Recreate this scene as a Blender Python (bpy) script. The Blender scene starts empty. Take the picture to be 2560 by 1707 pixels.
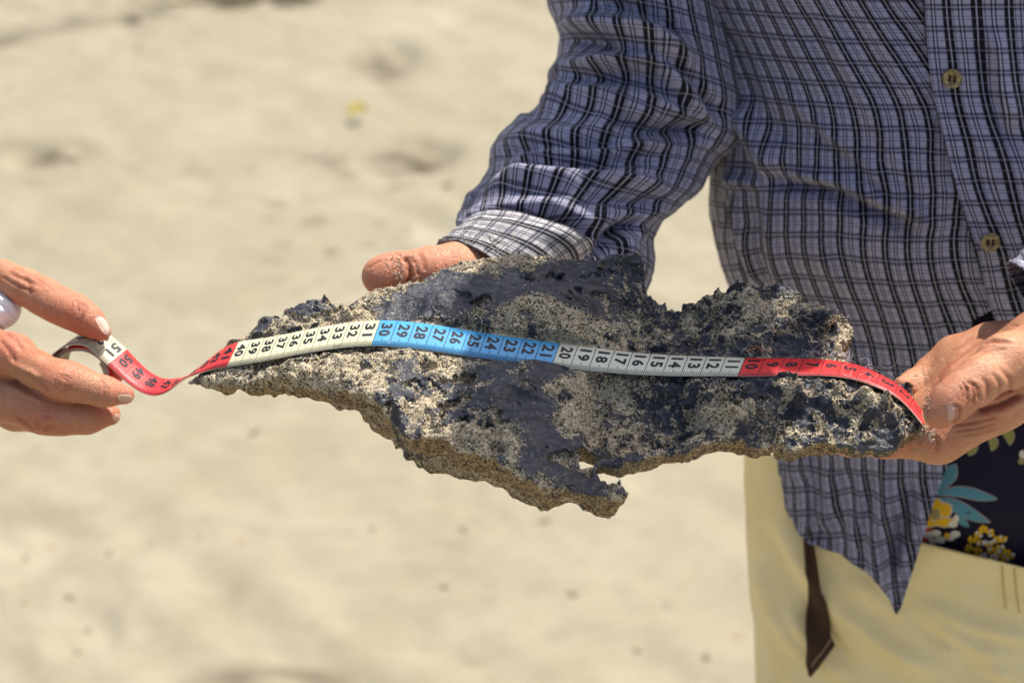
import bpy, math, random
import numpy as np
from mathutils import Vector
from mathutils.bvhtree import BVHTree

random.seed(7)
rng = np.random.default_rng(7)
SC = bpy.context.scene
COL = SC.collection

# ------------------------------------------------------------------ camera
CAM = np.array([0.0, -0.90, 1.60])
TGT = np.array([0.0, 0.0, 1.06])
FWD = (TGT - CAM) / np.linalg.norm(TGT - CAM)
RGT = np.array([1.0, 0.0, 0.0])
UPV = np.cross(RGT, FWD)
FPX = 2560 * 70.0 / 36.0            # focal length in photograph pixels
cam_d = bpy.data.cameras.new('camera')
cam_d.lens = 70; cam_d.sensor_width = 36
cam_d.clip_start = 0.05; cam_d.clip_end = 600
cam_d.dof.use_dof = True
cam_d.dof.focus_distance = 1.045
cam_d.dof.aperture_fstop = 7.0
cam_d.dof.aperture_blades = 9
cam_o = bpy.data.objects.new('camera', cam_d); COL.objects.link(cam_o)
cam_o.location = CAM
cam_o.rotation_euler = (math.pi / 2 - math.atan2(CAM[2] - TGT[2], TGT[1] - CAM[1]), 0, 0)
SC.camera = cam_o

# ------------------------------------------------------------------ sky, sun, exposure
SUN_FROM = np.array([0.20, 0.20, 0.50]); SUN_FROM = SUN_FROM / np.linalg.norm(SUN_FROM)
world = bpy.data.worlds.new('World'); SC.world = world; world.use_nodes = True
wn = world.node_tree.nodes; wl = world.node_tree.links
sky = wn.new('ShaderNodeTexSky'); sky.sky_type = 'NISHITA'; sky.sun_disc = False
sky.sun_elevation = math.asin(SUN_FROM[2])
sky.sun_rotation = math.atan2(SUN_FROM[0], SUN_FROM[1])
sky.air_density = 1.0; sky.dust_density = 4.0; sky.ozone_density = 1.0
wl.new(sky.outputs[0], wn['Background'].inputs[0])
wn['Background'].inputs[1].default_value = 0.135
sun_d = bpy.data.lights.new('sun', 'SUN'); sun_d.energy = 4.8; sun_d.angle = math.radians(0.53)
sun_d.color = (1.0, 0.955, 0.88)
sun_o = bpy.data.objects.new('sun', sun_d); COL.objects.link(sun_o)
sun_o.rotation_euler = Vector(SUN_FROM).to_track_quat('Z', 'Y').to_euler()
sun_o.location = (2, 2, 5)
SC.view_settings.view_transform = 'Standard'; SC.view_settings.look = 'None'
SC.view_settings.exposure = 0.31; SC.view_settings.gamma = 1.0
SC.view_settings.use_curve_mapping = False
SC.cycles.use_denoising = True
SC.cycles.max_bounces = 6
SC.cycles.diffuse_bounces = 4

# ------------------------------------------------------------------ geometry helpers
def P(px, py, d):
    """point seen at photograph pixel (px,py), d metres in front of the camera"""
    px = np.asarray(px, float); py = np.asarray(py, float); d = np.asarray(d, float)
    return CAM + d[..., None] * FWD + ((px - 1280) * d / FPX)[..., None] * RGT + ((853.5 - py) * d / FPX)[..., None] * UPV

def proj(v):
    r = np.asarray(v) - CAM
    d = r @ FWD
    return 1280 + (r @ RGT) / d * FPX, 853.5 - (r @ UPV) / d * FPX, d

def ray(px, py):
    v = FWD + (px - 1280) / FPX * RGT + (853.5 - py) / FPX * UPV
    return v

def ground_at(px, py):
    v = ray(px, py); return CAM + v * (-CAM[2] / v[2])

def cspl(xs, ys, x):
    """natural cubic spline through (xs, ys), ys may have columns"""
    xs = np.asarray(xs, float); ys = np.asarray(ys, float); x = np.asarray(x, float)
    one = ys.ndim == 1
    if one: ys = ys[:, None]
    n = len(xs); h = np.diff(xs)
    A = np.zeros((n, n)); B = np.zeros((n, ys.shape[1]))
    A[0, 0] = A[-1, -1] = 1
    for i in range(1, n - 1):
        A[i, i - 1] = h[i - 1]; A[i, i] = 2 * (h[i - 1] + h[i]); A[i, i + 1] = h[i]
        B[i] = 6 * ((ys[i + 1] - ys[i]) / h[i] - (ys[i] - ys[i - 1]) / h[i - 1])
    M = np.linalg.solve(A, B)
    k = np.clip(np.searchsorted(xs, x, side='right') - 1, 0, n - 2)
    xx = np.clip(x, xs[0], xs[-1])
    a = (xs[k + 1] - xx); b = (xx - xs[k]); hk = h[k]
    r = (M[k] * (a ** 3 / (6 * hk))[..., None] + M[k + 1] * (b ** 3 / (6 * hk))[..., None]
         + (ys[k] / hk[..., None] - M[k] * hk[..., None] / 6) * a[..., None]
         + (ys[k + 1] / hk[..., None] - M[k + 1] * hk[..., None] / 6) * b[..., None])
    return r[..., 0] if one else r

def smooth01(x):
    x = np.clip(x, 0, 1); return x * x * (3 - 2 * x)

def wmat(x, cell, n):
    x = np.asarray(x, float) / cell
    f = np.floor(x).astype(int); t = x - f
    W = np.zeros((len(x), n), np.float32); r = np.arange(len(x))
    w = [(1 - t) ** 3 / 6, (3 * t ** 3 - 6 * t ** 2 + 4) / 6, (-3 * t ** 3 + 3 * t ** 2 + 3 * t + 1) / 6, t ** 3 / 6]
    for k in range(4):
        np.add.at(W, (r, (f + k - 1) % n), w[k])
    return W

def lat(n, seed):
    return np.random.default_rng(seed)

def noise2(xs, ys, cx, cy, seed):
    """smooth random field on the grid xs x ys, about -1..1"""
    nx = int(min(700, (xs.max() - xs.min()) / cx + 5)); ny = int(min(700, (ys.max() - ys.min()) / cy + 5))
    R = np.random.default_rng(seed).uniform(-2, 2, (nx, ny)).astype(np.float32)
    return wmat(xs, cx, nx) @ R @ wmat(ys, cy, ny).T

def noise3(xs, ys, zs, c, seed):
    n = [int((a.max() - a.min()) / c + 5) for a in (xs, ys, zs)]
    R = np.random.default_rng(seed).uniform(-2, 2, n).astype(np.float32)
    R = np.tensordot(wmat(xs, c, n[0]), R, (1, 0))
    R = np.tensordot(R, wmat(ys, c, n[1]), (1, 1))         # x z y
    R = np.tensordot(R, wmat(zs, c, n[2]), (1, 1))         # x y z
    return R

def seg_dist(px, py, poly, closed=False):
    """distance of the points to a polyline, and the parameter 0..1 along it"""
    px = np.asarray(px, np.float32); py = np.asarray(py, np.float32)
    best = np.full(px.shape, 1e9, np.float32); par = np.zeros(px.shape, np.float32)
    pts = list(poly) + ([poly[0]] if closed else [])
    L = [math.dist(pts[i], pts[i + 1]) for i in range(len(pts) - 1)]; tot = sum(L) or 1; acc = 0
    for i in range(len(pts) - 1):
        (ax, ay), (bx, by) = pts[i], pts[i + 1]
        dx, dy = bx - ax, by - ay; l2 = dx * dx + dy * dy or 1e-12
        t = np.clip(((px - ax) * dx + (py - ay) * dy) / l2, 0, 1)
        d = np.hypot(px - ax - t * dx, py - ay - t * dy)
        m = d < best
        best = np.where(m, d, best); par = np.where(m, (acc + t * L[i]) / tot, par); acc += L[i]
    return best, par

def inside_poly(px, py, poly):
    c = np.zeros(np.shape(px), bool); n = len(poly)
    for i in range(n):
        x1, y1 = poly[i]; x2, y2 = poly[(i + 1) % n]
        if y1 == y2: continue
        m = ((y1 > py) != (y2 > py)) & (px < (x2 - x1) * (py - y1) / (y2 - y1) + x1)
        c ^= m
    return c

def obj(name, verts, faces, mat=None, parent=None, smooth=True, attrs=None, uv=None, mats=None, fmat=None):
    verts = np.asarray(verts, np.float32); me = bpy.data.meshes.new(name)
    if isinstance(faces, np.ndarray) and faces.ndim == 2:
        k = faces.shape[1]; nf = len(faces)
        me.vertices.add(len(verts)); me.vertices.foreach_set('co', verts.ravel())
        me.loops.add(nf * k); me.loops.foreach_set('vertex_index', faces.astype(np.int32).ravel())
        me.polygons.add(nf); me.polygons.foreach_set('loop_start', np.arange(nf, dtype=np.int32) * k)
        me.update(calc_edges=True)
    else:
        me.from_pydata(verts.tolist(), [], [list(map(int, f)) for f in faces]); me.update()
    if smooth: me.polygons.foreach_set('use_smooth', np.ones(len(me.polygons), bool))
    if attrs:
        for k_, a in attrs.items():
            at = me.attributes.new(k_, 'FLOAT', 'POINT'); at.data.foreach_set('value', np.asarray(a, np.float32).ravel())
    if uv is not None:
        l = me.uv_layers.new(name='UVMap'); vi = np.zeros(len(me.loops), np.int32)
        me.loops.foreach_get('vertex_index', vi)
        l.data.foreach_set('uv', np.asarray(uv, np.float32).reshape(-1, 2)[vi].ravel())
    for m in (mats or ([mat] if mat else [])): me.materials.append(m)
    if fmat is not None: me.polygons.foreach_set('material_index', np.asarray(fmat, np.int32))
    o = bpy.data.objects.new(name, me); COL.objects.link(o)
    if parent is not None: o.parent = parent
    return o

def empty(name):
    o = bpy.data.objects.new(name, None); COL.objects.link(o); o.empty_display_size = 0.05
    return o

def tag(o, label=None, cat=None, group=None, kind=None):
    if label: o['label'] = label
    if cat: o['category'] = cat
    if group: o['group'] = group
    if kind: o['kind'] = kind
    return o

def grid_faces(nr, nc, wrap=False, flip=False):
    r = np.arange(nr - 1)[:, None]; c = np.arange(nc if wrap else nc - 1)[None, :]
    a = r * nc + c; b = r * nc + (c + 1) % nc; d = (r + 1) * nc + c; e = (r + 1) * nc + (c + 1) % nc
    q = np.stack([a, b, e, d], -1).reshape(-1, 4)
    return q[:, ::-1].copy() if flip else q

def grid_normals(V, wrap=False):
    if wrap: dc = np.roll(V, -1, 1) - np.roll(V, 1, 1)
    else: dc = np.gradient(V, axis=1)
    dr = np.gradient(V, axis=0)
    n = np.cross(dc, dr); n /= (np.linalg.norm(n, axis=-1, keepdims=True) + 1e-12)
    return n

def vnormals(V, Q):
    a = V[Q[:, 2]] - V[Q[:, 0]]; b = V[Q[:, 3]] - V[Q[:, 1]]
    n = np.cross(a, b); N = np.zeros_like(V)
    for k in range(4): np.add.at(N, Q[:, k], n)
    return N / (np.linalg.norm(N, axis=1, keepdims=True) + 1e-12)

def tube(path, r, sides=8, closed_ends=True):
    path = np.asarray(path, float); n = len(path)
    r = np.broadcast_to(np.asarray(r, float), (n,))
    t = np.gradient(path, axis=0); t /= np.linalg.norm(t, axis=1, keepdims=True) + 1e-12
    ref = np.array([0.3, 0.2, 0.93]); ref = ref / np.linalg.norm(ref)
    if abs(t[0] @ ref) > 0.9: ref = np.array([1.0, 0, 0])
    V = []
    for i in range(n):
        a = np.cross(t[i], ref); a /= np.linalg.norm(a) + 1e-12; b = np.cross(t[i], a); ref = np.cross(a, t[i])
        for k in range(sides):
            th = 2 * math.pi * k / sides
            V.append(path[i] + r[i] * (math.cos(th) * a + math.sin(th) * b))
    F = [list(f) for f in grid_faces(n, sides, True)]
    if closed_ends: F += [list(range(sides)), [(n - 1) * sides + k for k in range(sides)][::-1]]
    return np.array(V), F

class Bag:
    """collects several shapes into one mesh"""
    def __init__(s): s.v = []; s.f = []; s.n = 0
    def add(s, v, f):
        s.v.append(np.asarray(v, float)); s.f += [[int(i) + s.n for i in q] for q in f]; s.n += len(v)
    def build(s, name, mat, parent=None, smooth=True): return obj(name, np.concatenate(s.v), s.f, mat, parent, smooth)

def surface_nets(F, org, h):
    S = F < 0; nx, ny, nz = F.shape
    tot = np.zeros((nx - 1, ny - 1, nz - 1), np.int8)
    cs = [(i, j, k) for i in (0, 1) for j in (0, 1) for k in (0, 1)]
    for i, j, k in cs: tot += S[i:nx - 1 + i, j:ny - 1 + j, k:nz - 1 + k]
    act = (tot > 0) & (tot < 8)
    idx = np.full(act.shape, -1, np.int64); I, J, K = np.nonzero(act); idx[act] = np.arange(len(I))
    acc = np.zeros((len(I), 3)); cnt = np.zeros(len(I))
    for a in cs:
        for ax in range(3):
            if a[ax]: continue
            b = list(a); b[ax] = 1
            fa = F[I + a[0], J + a[1], K + a[2]]; fb = F[I + b[0], J + b[1], K + b[2]]
            m = (fa < 0) != (fb < 0); t = np.where(m, fa / np.where(m, fa - fb, 1), 0)
            p = np.tile(np.array(a, float), (len(I), 1)); p[:, ax] = t
            acc[m] += p[m]; cnt[m] += 1
    V = org + h * (np.stack([I, J, K], 1) + acc / cnt[:, None])
    Q = []
    for ax in range(3):
        b, c = (ax + 1) % 3, (ax + 2) % 3
        sl0 = [slice(None)] * 3; sl1 = [slice(None)] * 3
        sl0[ax] = slice(0, -1); sl1[ax] = slice(1, None)
        A, B = S[tuple(sl0)], S[tuple(sl1)]
        e = np.argwhere(A != B)
        e = e[(e[:, b] >= 1) & (e[:, c] >= 1) & (e[:, b] < F.shape[b] - 1) & (e[:, c] < F.shape[c] - 1)]
        inn = A[tuple(e.T)]
        def cell(ob, oc):
            q = e.copy(); q[:, b] += ob; q[:, c] += oc; return idx[tuple(q.T)]
        q = np.stack([cell(-1, -1), cell(0, -1), cell(0, 0), cell(-1, 0)], 1)
        q[~inn] = q[~inn][:, ::-1]; Q.append(q)
    Q = np.concatenate(Q); Q = Q[(Q >= 0).all(1)]
    return V, Q

def smin(a, b, k):
    h = np.clip(0.5 + 0.5 * (b - a) / k, 0, 1)
    return b + (a - b) * h - k * h * (1 - h)

class Sdf:
    def __init__(s, lo, hi, h):
        s.h = h; s.lo = np.asarray(lo, float)
        n = np.ceil((np.asarray(hi) - s.lo) / h).astype(int) + 1
        s.ax = [(s.lo[i] + h * np.arange(n[i])).astype(np.float32) for i in range(3)]
        s.X, s.Y, s.Z = np.meshgrid(*s.ax, indexing='ij', sparse=True)
        s.F = np.full(n, 1.0, np.float32)
    def cap(s, a, b, ra, rb):
        a = np.asarray(a, np.float32); b = np.asarray(b, np.float32); ab = b - a; l2 = float(ab @ ab) + 1e-12
        t = np.clip(((s.X - a[0]) * ab[0] + (s.Y - a[1]) * ab[1] + (s.Z - a[2]) * ab[2]) / np.float32(l2), 0, 1)
        return np.sqrt((s.X - a[0] - t * ab[0]) ** 2 + (s.Y - a[1] - t * ab[1]) ** 2 + (s.Z - a[2] - t * ab[2]) ** 2) - (ra + (rb - ra) * t)
    def ell(s, c, r):
        k = np.sqrt(((s.X - c[0]) / r[0]) ** 2 + ((s.Y - c[1]) / r[1]) ** 2 + ((s.Z - c[2]) / r[2]) ** 2)
        return ((k - 1) * min(r)).astype(np.float32)
    def chain(s, pts, k):
        out = None
        for (a, ra), (b, rb) in zip(pts[:-1], pts[1:]):
            f = s.cap(a, b, ra, rb); out = f if out is None else smin(out, f, k)
        return out
    def add(s, f, k): s.F = smin(s.F, f, k) if k else np.minimum(s.F, f)
    def mesh(s): return surface_nets(s.F, s.lo, s.h)

def C4(lst):
    """(px,py,depth,radius px) -> (point, radius in metres)"""
    return [(P(a, b, d), r * d / FPX) for a, b, d, r in lst]

def tri_bvh(V, Q):
    return BVHTree.FromPolygons(V.tolist(), Q.tolist())

def shoot(bvh, px, py):
    v = ray(px, py); v = v / np.linalg.norm(v)
    loc, nor, i, d = bvh.ray_cast(Vector(CAM), Vector(v), 5.0)
    if loc is None: return None, None
    nor = np.array(nor)
    if nor @ v > 0: nor = -nor
    return np.array(loc), nor

# ------------------------------------------------------------------ material helpers
class Mat:
    def __init__(s, name, rough=0.6, spec=0.5):
        s.m = bpy.data.materials.new(name); s.m.use_nodes = True
        s.n = s.m.node_tree.nodes; s.l = s.m.node_tree.links
        s.b = s.n['Principled BSDF']; s.b.inputs['Roughness'].default_value = rough
        s.b.inputs['Specular IOR Level'].default_value = spec
        s.tc = s.n.new('ShaderNodeTexCoord')
    def link(s, a, b): s.l.new(a, b)
    def val(s, x, sock):
        if isinstance(x, (int, float)): sock.default_value = (x, x, x, 1) if sock.type == 'RGBA' else x
        elif isinstance(x, (tuple, list)): sock.default_value = tuple(x) if len(x) != 3 or sock.type == 'VECTOR' else (*x, 1)
        else: s.l.new(x, sock)
    def noise(s, scale, detail=3, rough=0.55, vec=None, dist=0.0):
        t = s.n.new('ShaderNodeTexNoise'); t.inputs['Scale'].default_value = scale
        t.inputs['Detail'].default_value = detail; t.inputs['Roughness'].default_value = rough
        t.inputs['Distortion'].default_value = dist
        s.l.new(vec or s.tc.outputs['Object'], t.inputs['Vector']); return t.outputs['Fac']
    def voro(s, scale, feature='F1', vec=None, out='Distance', rnd=1.0):
        t = s.n.new('ShaderNodeTexVoronoi'); t.feature = feature; t.inputs['Scale'].default_value = scale
        t.inputs['Randomness'].default_value = rnd
        s.l.new(vec or s.tc.outputs['Object'], t.inputs['Vector']); return t.outputs[out]
    def scale(s, vec3, vec=None):
        t = s.n.new('ShaderNodeMapping'); t.inputs['Scale'].default_value = vec3
        s.l.new(vec or s.tc.outputs['Object'], t.inputs['Vector']); return t.outputs[0]
    def attr(s, name):
        t = s.n.new('ShaderNodeAttribute'); t.attribute_name = name; return t.outputs['Fac']
    def math(s, op, a, b=0.0, clamp=False):
        t = s.n.new('ShaderNodeMath'); t.operation = op; t.use_clamp = clamp
        s.val(a, t.inputs[0]); s.val(b, t.inputs[1]); return t.outputs[0]
    def ramp(s, fac, stops, interp='LINEAR'):
        t = s.n.new('ShaderNodeValToRGB'); t.color_ramp.interpolation = interp
        e = t.color_ramp.elements
        while len(e) < len(stops): e.new(0.5)
        for q, (p, c) in zip(e, stops):
            q.position = p; q.color = (c, c, c, 1) if isinstance(c, (int, float)) else (*c, 1)
        s.val(fac, t.inputs[0]); return t.outputs[0]
    def mix(s, fac, a, b, kind='MIX'):
        t = s.n.new('ShaderNodeMix'); t.data_type = 'RGBA'; t.blend_type = kind
        s.val(fac, t.inputs[0]); s.val(a, t.inputs[6]); s.val(b, t.inputs[7]); return t.outputs[2]
    def bump(s, h, strength=0.5, dist=0.001, chain=None):
        t = s.n.new('ShaderNodeBump'); t.inputs['Strength'].default_value = strength
        t.inputs['Distance'].default_value = dist; s.val(h, t.inputs['Height'])
        if chain is not None: s.l.new(chain, t.inputs['Normal'])
        return t.outputs[0]
    def fin(s, col=None, normal=None, rough=None):
        if col is not None: s.val(col, s.b.inputs['Base Color'])
        if normal is not None: s.l.new(normal, s.b.inputs['Normal'])
        if rough is not None: s.val(rough, s.b.inputs['Roughness'])
        return s.m

def plain(name, col, rough=0.6, spec=0.4, var=0.15, scale=300.0, bump=0.0):
    m = Mat(name, rough, spec); n = m.noise(scale, 3)
    c = m.mix(n, tuple(x * (1 - var) for x in col), tuple(min(1, x * (1 + var)) for x in col))
    return m.fin(c, m.bump(n, bump, 0.0006) if bump else None)

# ------------------------------------------------------------------ sand beach
def rot(m, a):
    t = m.n.new('ShaderNodeMapping'); t.inputs['Rotation'].default_value = (0, 0, a); m.link(m.tc.outputs['Object'], t.inputs['Vector']); return t.outputs[0]
def sand_material():
    m = Mat('beach_sand', 0.9, 0.2)
    a = m.noise(2.2, 4, 0.6); b = m.noise(11, 4, 0.6); g = m.noise(420, 2, 0.7)
    c = m.mix(m.ramp(a, [(0.35, 0.0), (0.65, 1.0)]), (0.314, 0.278, 0.192), (0.368, 0.330, 0.243))
    c = m.mix(m.ramp(b, [(0.4, 0.0), (0.75, 0.75)]), c, (0.2964, 0.2673, 0.1947))
    c = m.mix(m.ramp(g, [(0.3, 0.5), (0.5, 0.0)]), c, (0.2128, 0.1782, 0.115))
    c = m.mix(m.ramp(m.noise(26, 5, 0.7, m.scale((1.0, 1.6, 1.0))), [(0.52, 0.0), (0.75, 0.45)]), c, (0.2356, 0.2025, 0.1283))
    c = m.mix(m.ramp(m.noise(5.5, 4, 0.65), [(0.52, 0.0), (0.80, 0.15)]), c, (0.2508, 0.2187, 0.146))
    c = m.mix(m.ramp(m.noise(3.2, 4, 0.6, m.scale((3.2, 0.9, 1.0), rot(m, 0.72))), [(0.45, 0.0), (0.70, 0.45)]), c, (0.2546, 0.2228, 0.146))
    w = m.attr('dark_sand')
    c = m.mix(w, c, (0.1406, 0.1174, 0.0796))
    return m.fin(c, m.bump(m.math('ADD', g, b), 0.5, 0.004))

def build_ground():
    def axis(lo, hi, step, far):
        core = np.arange(lo, hi + step, step)
        out = np.cumsum(step * 1.35 ** np.arange(1, 60)); out = out[out < far]
        return np.concatenate([(lo - out)[::-1], core, hi + out])
    xs = axis(-1.7, 1.7, 0.009, 260.0); ys = axis(0.7, 4.6, 0.009, 260.0)
    Z = np.zeros((len(xs), len(ys)))
    for c, amp, sd in ((1.1, 0.009, 1), (0.35, 0.003, 2), (0.12, 0.0018, 3), (0.045, 0.0022, 4), (0.02, 0.0016, 5)):
        Z += amp * noise2(xs, ys, c, c, sd)
    X, Y = np.meshgrid(xs, ys, indexing='ij')
    # wind ripples running down to the right
    wob = noise2(xs, ys, 0.25, 0.25, 11) * 0.9 + noise2(xs, ys, 0.7, 0.7, 12) * 1.5
    q = (X * 0.62 + Y * 0.78) / 0.105
    amp = smooth01(noise2(xs, ys, 0.4, 0.4, 13) * 0.9 + 0.45)
    Z += 0.0042 * amp * np.sin(2 * math.pi * q * 0.8 + wob * 2.0)
    near = (np.abs(X) < 2.4) & (Y < 6)
    Z = np.where(near, Z, Z * 0.3)
    # footprints and hollows
    dark_sand = np.zeros_like(Z)  # darker sand tone: deeper hollows, the furrow, scattered spots, one patch
    for px, py, rx, ry, dep in ((951, 166, 0.085, 0.11, 0.030), (860, 190, 0.07, 0.06, 0.014), (1030, 392, 0.085, 0.075, 0.032), (960, 415, 0.08, 0.05, 0.014),
                                (133, 395, 0.07, 0.06, 0.032), (40, 395, 0.06, 0.05, 0.012), (129, 1355, 0.06, 0.045, 0.014), (190, 1322, 0.06, 0.04, 0.012),
                                (560, 1345, 0.045, 0.03, 0.010), (1155, 1322, 0.03, 0.02, 0.010), (210, 1600, 0.035, 0.05, 0.012), (1060, 1455, 0.06, 0.03, 0.008),
                                (345, 45, 0.06, 0.07, 0.022), (500, 470, 0.09, 0.10, 0.010), (640, 450, 0.16, 0.10, 0.010), (365, 464, 0.03, 0.03, 0.010)):
        g = ground_at(px, py)
        e = ((X - g[0]) / rx) ** 2 + ((Y - g[1]) / ry) ** 2
        wobb = 1 + 0.35 * noise2(xs, ys, 0.05, 0.05, int(px))
        dep2 = dep * 0.40
        Z -= dep2 * np.exp(-(e * wobb) ** 2) * (1 + 0.5 * noise2(xs, ys, 0.03, 0.03, int(px) + 1)) - 0.2 * dep2 * np.exp(-((np.sqrt(e) - 1.45) / 0.35) ** 2)
        dark_sand = np.maximum(dark_sand, np.clip(0.75 + 0.6 * noise2(xs, ys, 0.03, 0.02, int(px) + 2), 0, 1) * np.exp(-(e * wobb * 1.6) ** 2) * (dep > 0.02))
    # tide wrack furrow at the top left
    pts = [tuple(ground_at(a, b)[:2]) for a, b in ((-120, 135), (0, 105), (150, 72), (330, 46), (480, 12), (620, -25))]
    d, par = seg_dist(X, Y, pts)
    nz = noise2(xs, ys, 0.12, 0.12, 21)
    Z -= 0.022 * np.exp(-(d / 0.030) ** 2) * (0.8 + 0.5 * nz)
    dark_sand = np.maximum(dark_sand, 1.0 * np.exp(-(d / 0.024) ** 2) * np.clip(0.8 + 0.6 * nz, 0, 1))
    d, par = seg_dist(X, Y, [tuple(ground_at(a, b)[:2]) for a, b in ((-100, 190), (60, 172), (250, 140), (330, 120))])
    Z -= 0.008 * np.exp(-(d / 0.06) ** 2)
    spot = smooth01((noise2(xs, ys, 0.022, 0.016, 22) - 0.62) / 0.35) * smooth01(noise2(xs, ys, 0.30, 0.22, 23) * 1.3 + 0.1)
    dark_sand = np.maximum(dark_sand, 0.55 * spot * near)
    g = ground_at(690, 1720); e = ((X - g[0]) / 0.12) ** 2 + ((Y - g[1]) / 0.035) ** 2
    dark_sand = np.maximum(dark_sand, np.clip(0.7 + 0.5 * noise2(xs, ys, 0.03, 0.02, 24), 0, 1) * np.exp(-e ** 2))
    V = np.stack([X, Y, Z], -1).reshape(-1, 3)
    o = obj('sand_beach', V, grid_faces(len(xs), len(ys), flip=True), sand_material(), attrs={'dark_sand': dark_sand})
    tag(o, kind='structure')
    return xs, ys, Z
GXS, GYS, GZ = build_ground()
def gz(x, y):
    i = min(max(np.searchsorted(GXS, x), 0), len(GXS) - 1); j = min(max(np.searchsorted(GYS, y), 0), len(GYS) - 1)
    return float(GZ[i, j])

def pebble_mesh(sd, sub=2):
    r = np.random.default_rng(sd)
    import bmesh
    bm = bmesh.new(); bmesh.ops.create_icosphere(bm, subdivisions=sub, radius=1)
    V = np.array([v.co[:] for v in bm.verts]); F = [[v.index for v in f.verts] for f in bm.faces]; bm.free()
    for _ in range(7):
        n = r.normal(size=3); n /= np.linalg.norm(n); V += 0.22 * r.uniform(-1, 1) * n * np.abs(V @ n)[:, None]
    V *= np.array([1, 0.8, 0.55])
    return V, F
dark_pebble = plain('dark_pebble_stone', (0.20, 0.16, 0.11), 0.8, 0.3, 0.35, 60)
pale_pebble = plain('brown_pebble_stone', (0.30, 0.23, 0.15), 0.85, 0.25, 0.3, 60)
PB = [pebble_mesh(k) for k in range(5)]
def pebbles():
    fixed = [(640, 1085, 17), (345, 44, 26), (1122, 459, 16), (372, 1367, 12), (598, 1363, 13), (1107, 1464, 13), (1430, 1485, 13), (1595, 1618, 14),
             (1765, 1646, 15), (1365, 1303, 14), (129, 1360, 18), (275, 1404, 11), (65, 1396, 12), (93, 1129, 12), (929, 1327, 10), (1155, 1323, 14),
             (174, 1501, 11), (218, 1577, 12), (1668, 1509, 9), (1850, 1582, 12), (500, 1345, 8),
             (180, 395, 16), (1060, 392, 14), (1020, 380, 12), (975, 165, 15), (20, 225, 14), (345, 120, 12), (1240, 205, 9), (60, 1520, 12), (200, 1640, 10)]
    meshes = {}
    for n, (px, py, r) in enumerate(fixed):
        g = ground_at(px, py); d = np.linalg.norm(g - CAM)
        s = r * d / FPX * 0.80
        V, F = PB[n % 5]
        key = (n % 5, n % 3 == 1 and n > 3)
        if key not in meshes:
            o = obj('beach_pebble', V, F, pale_pebble if key[1] else dark_pebble); meshes[key] = o.data
        else:
            o = bpy.data.objects.new('beach_pebble', meshes[key]); COL.objects.link(o)
        o.location = (g[0], g[1], gz(g[0], g[1]) + s * 0.25); o.scale = (s * random.uniform(1.0, 2.0), s * random.uniform(0.6, 1.1), s * 0.5); o.rotation_euler = (0, 0, random.uniform(0, 6))
        if n == 0: tag(o, 'round dark pebble alone on the sand below the left tip of the slab', 'pebble', 'pebbles scattered on the sand')
        elif n == 1: tag(o, 'dark stone lying in the furrow across the sand at top left', 'pebble', 'pebbles scattered on the sand')
        elif n == 2: tag(o, 'small dark stone on the sand beside the plaid sleeve elbow', 'pebble', 'pebbles scattered on the sand')
        else: tag(o, 'small blurred brown pebble among others strewn on the sand', 'pebble', 'pebbles scattered on the sand')
pebbles()

def leaf_on_sand():
    g = ground_at(887, 301); z = gz(g[0], g[1])
    nr, nc = 9, 7; V = []
    for i in range(nr):
        t = i / (nr - 1); w = 0.017 * math.sin(math.pi * min(1, t * 0.93 + 0.05)) ** 0.8
        for j in range(nc):
            q = j / (nc - 1) * 2 - 1
            V.append((0.040 * (t - 0.5), 0.65 * w * q, 0.014 + 0.012 * abs(q) ** 1.5 + 0.012 * math.sin(t * 2.6)))
    V = np.array(V); B = V.copy(); B[:, 2] -= 0.0012
    F = [list(f) for f in grid_faces(nr, nc)]
    F += [[i + nr * nc for i in f[::-1]] for f in grid_faces(nr, nc)]
    o = obj('fallen_leaf', np.concatenate([V, B]), F, plain('yellow_leaf', (0.62, 0.53, 0.12), 0.6, 0.3, 0.2, 80))
    o.location = (g[0], g[1], z - 0.004); o.rotation_euler = (0.25, 0.1, 0.5)
    tag(o, 'small curled yellow leaf lying on the sand', 'leaf')
leaf_on_sand()

def seaweed_clump(name, px, py, w, n, label, col):
    root = empty(name); g = ground_at(px, py); z = gz(g[0], g[1]); root.location = (g[0], g[1], z)
    r = np.random.default_rng(int(px)); mt = plain(name + '_fibre', col, 0.75, 0.3, 0.4, 90)
    for k in range(n):
        c = np.array([r.normal(0, w * 0.45), r.normal(0, w * 0.16), 0]); a = r.uniform(-0.5, 0.5) + (math.pi if r.random() < .5 else 0); L = r.uniform(0.4, 1.0) * w * 0.6
        t = np.linspace(-1, 1, 12)
        pth = np.stack([c[0] + L * 0.5 * t * math.cos(a) + 0.012 * np.sin(t * 4 + k), c[1] + L * 0.5 * t * math.sin(a) + 0.012 * np.cos(t * 3 + k * 2),
                        0.005 + 0.012 * np.abs(np.sin(t * 2 + k)) + 0 * t], 1)
        v, f = tube(pth, 0.0035 * (1 - 0.7 * np.abs(t)), 5); obj('strand', v, f, mt, root)
    tag(root, label, 'seaweed')
seaweed_clump('dry_seaweed', 665, 6, 0.22, 26, 'blurred clump of dry brown seaweed on the sand at the top edge', (0.16, 0.125, 0.07))

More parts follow.
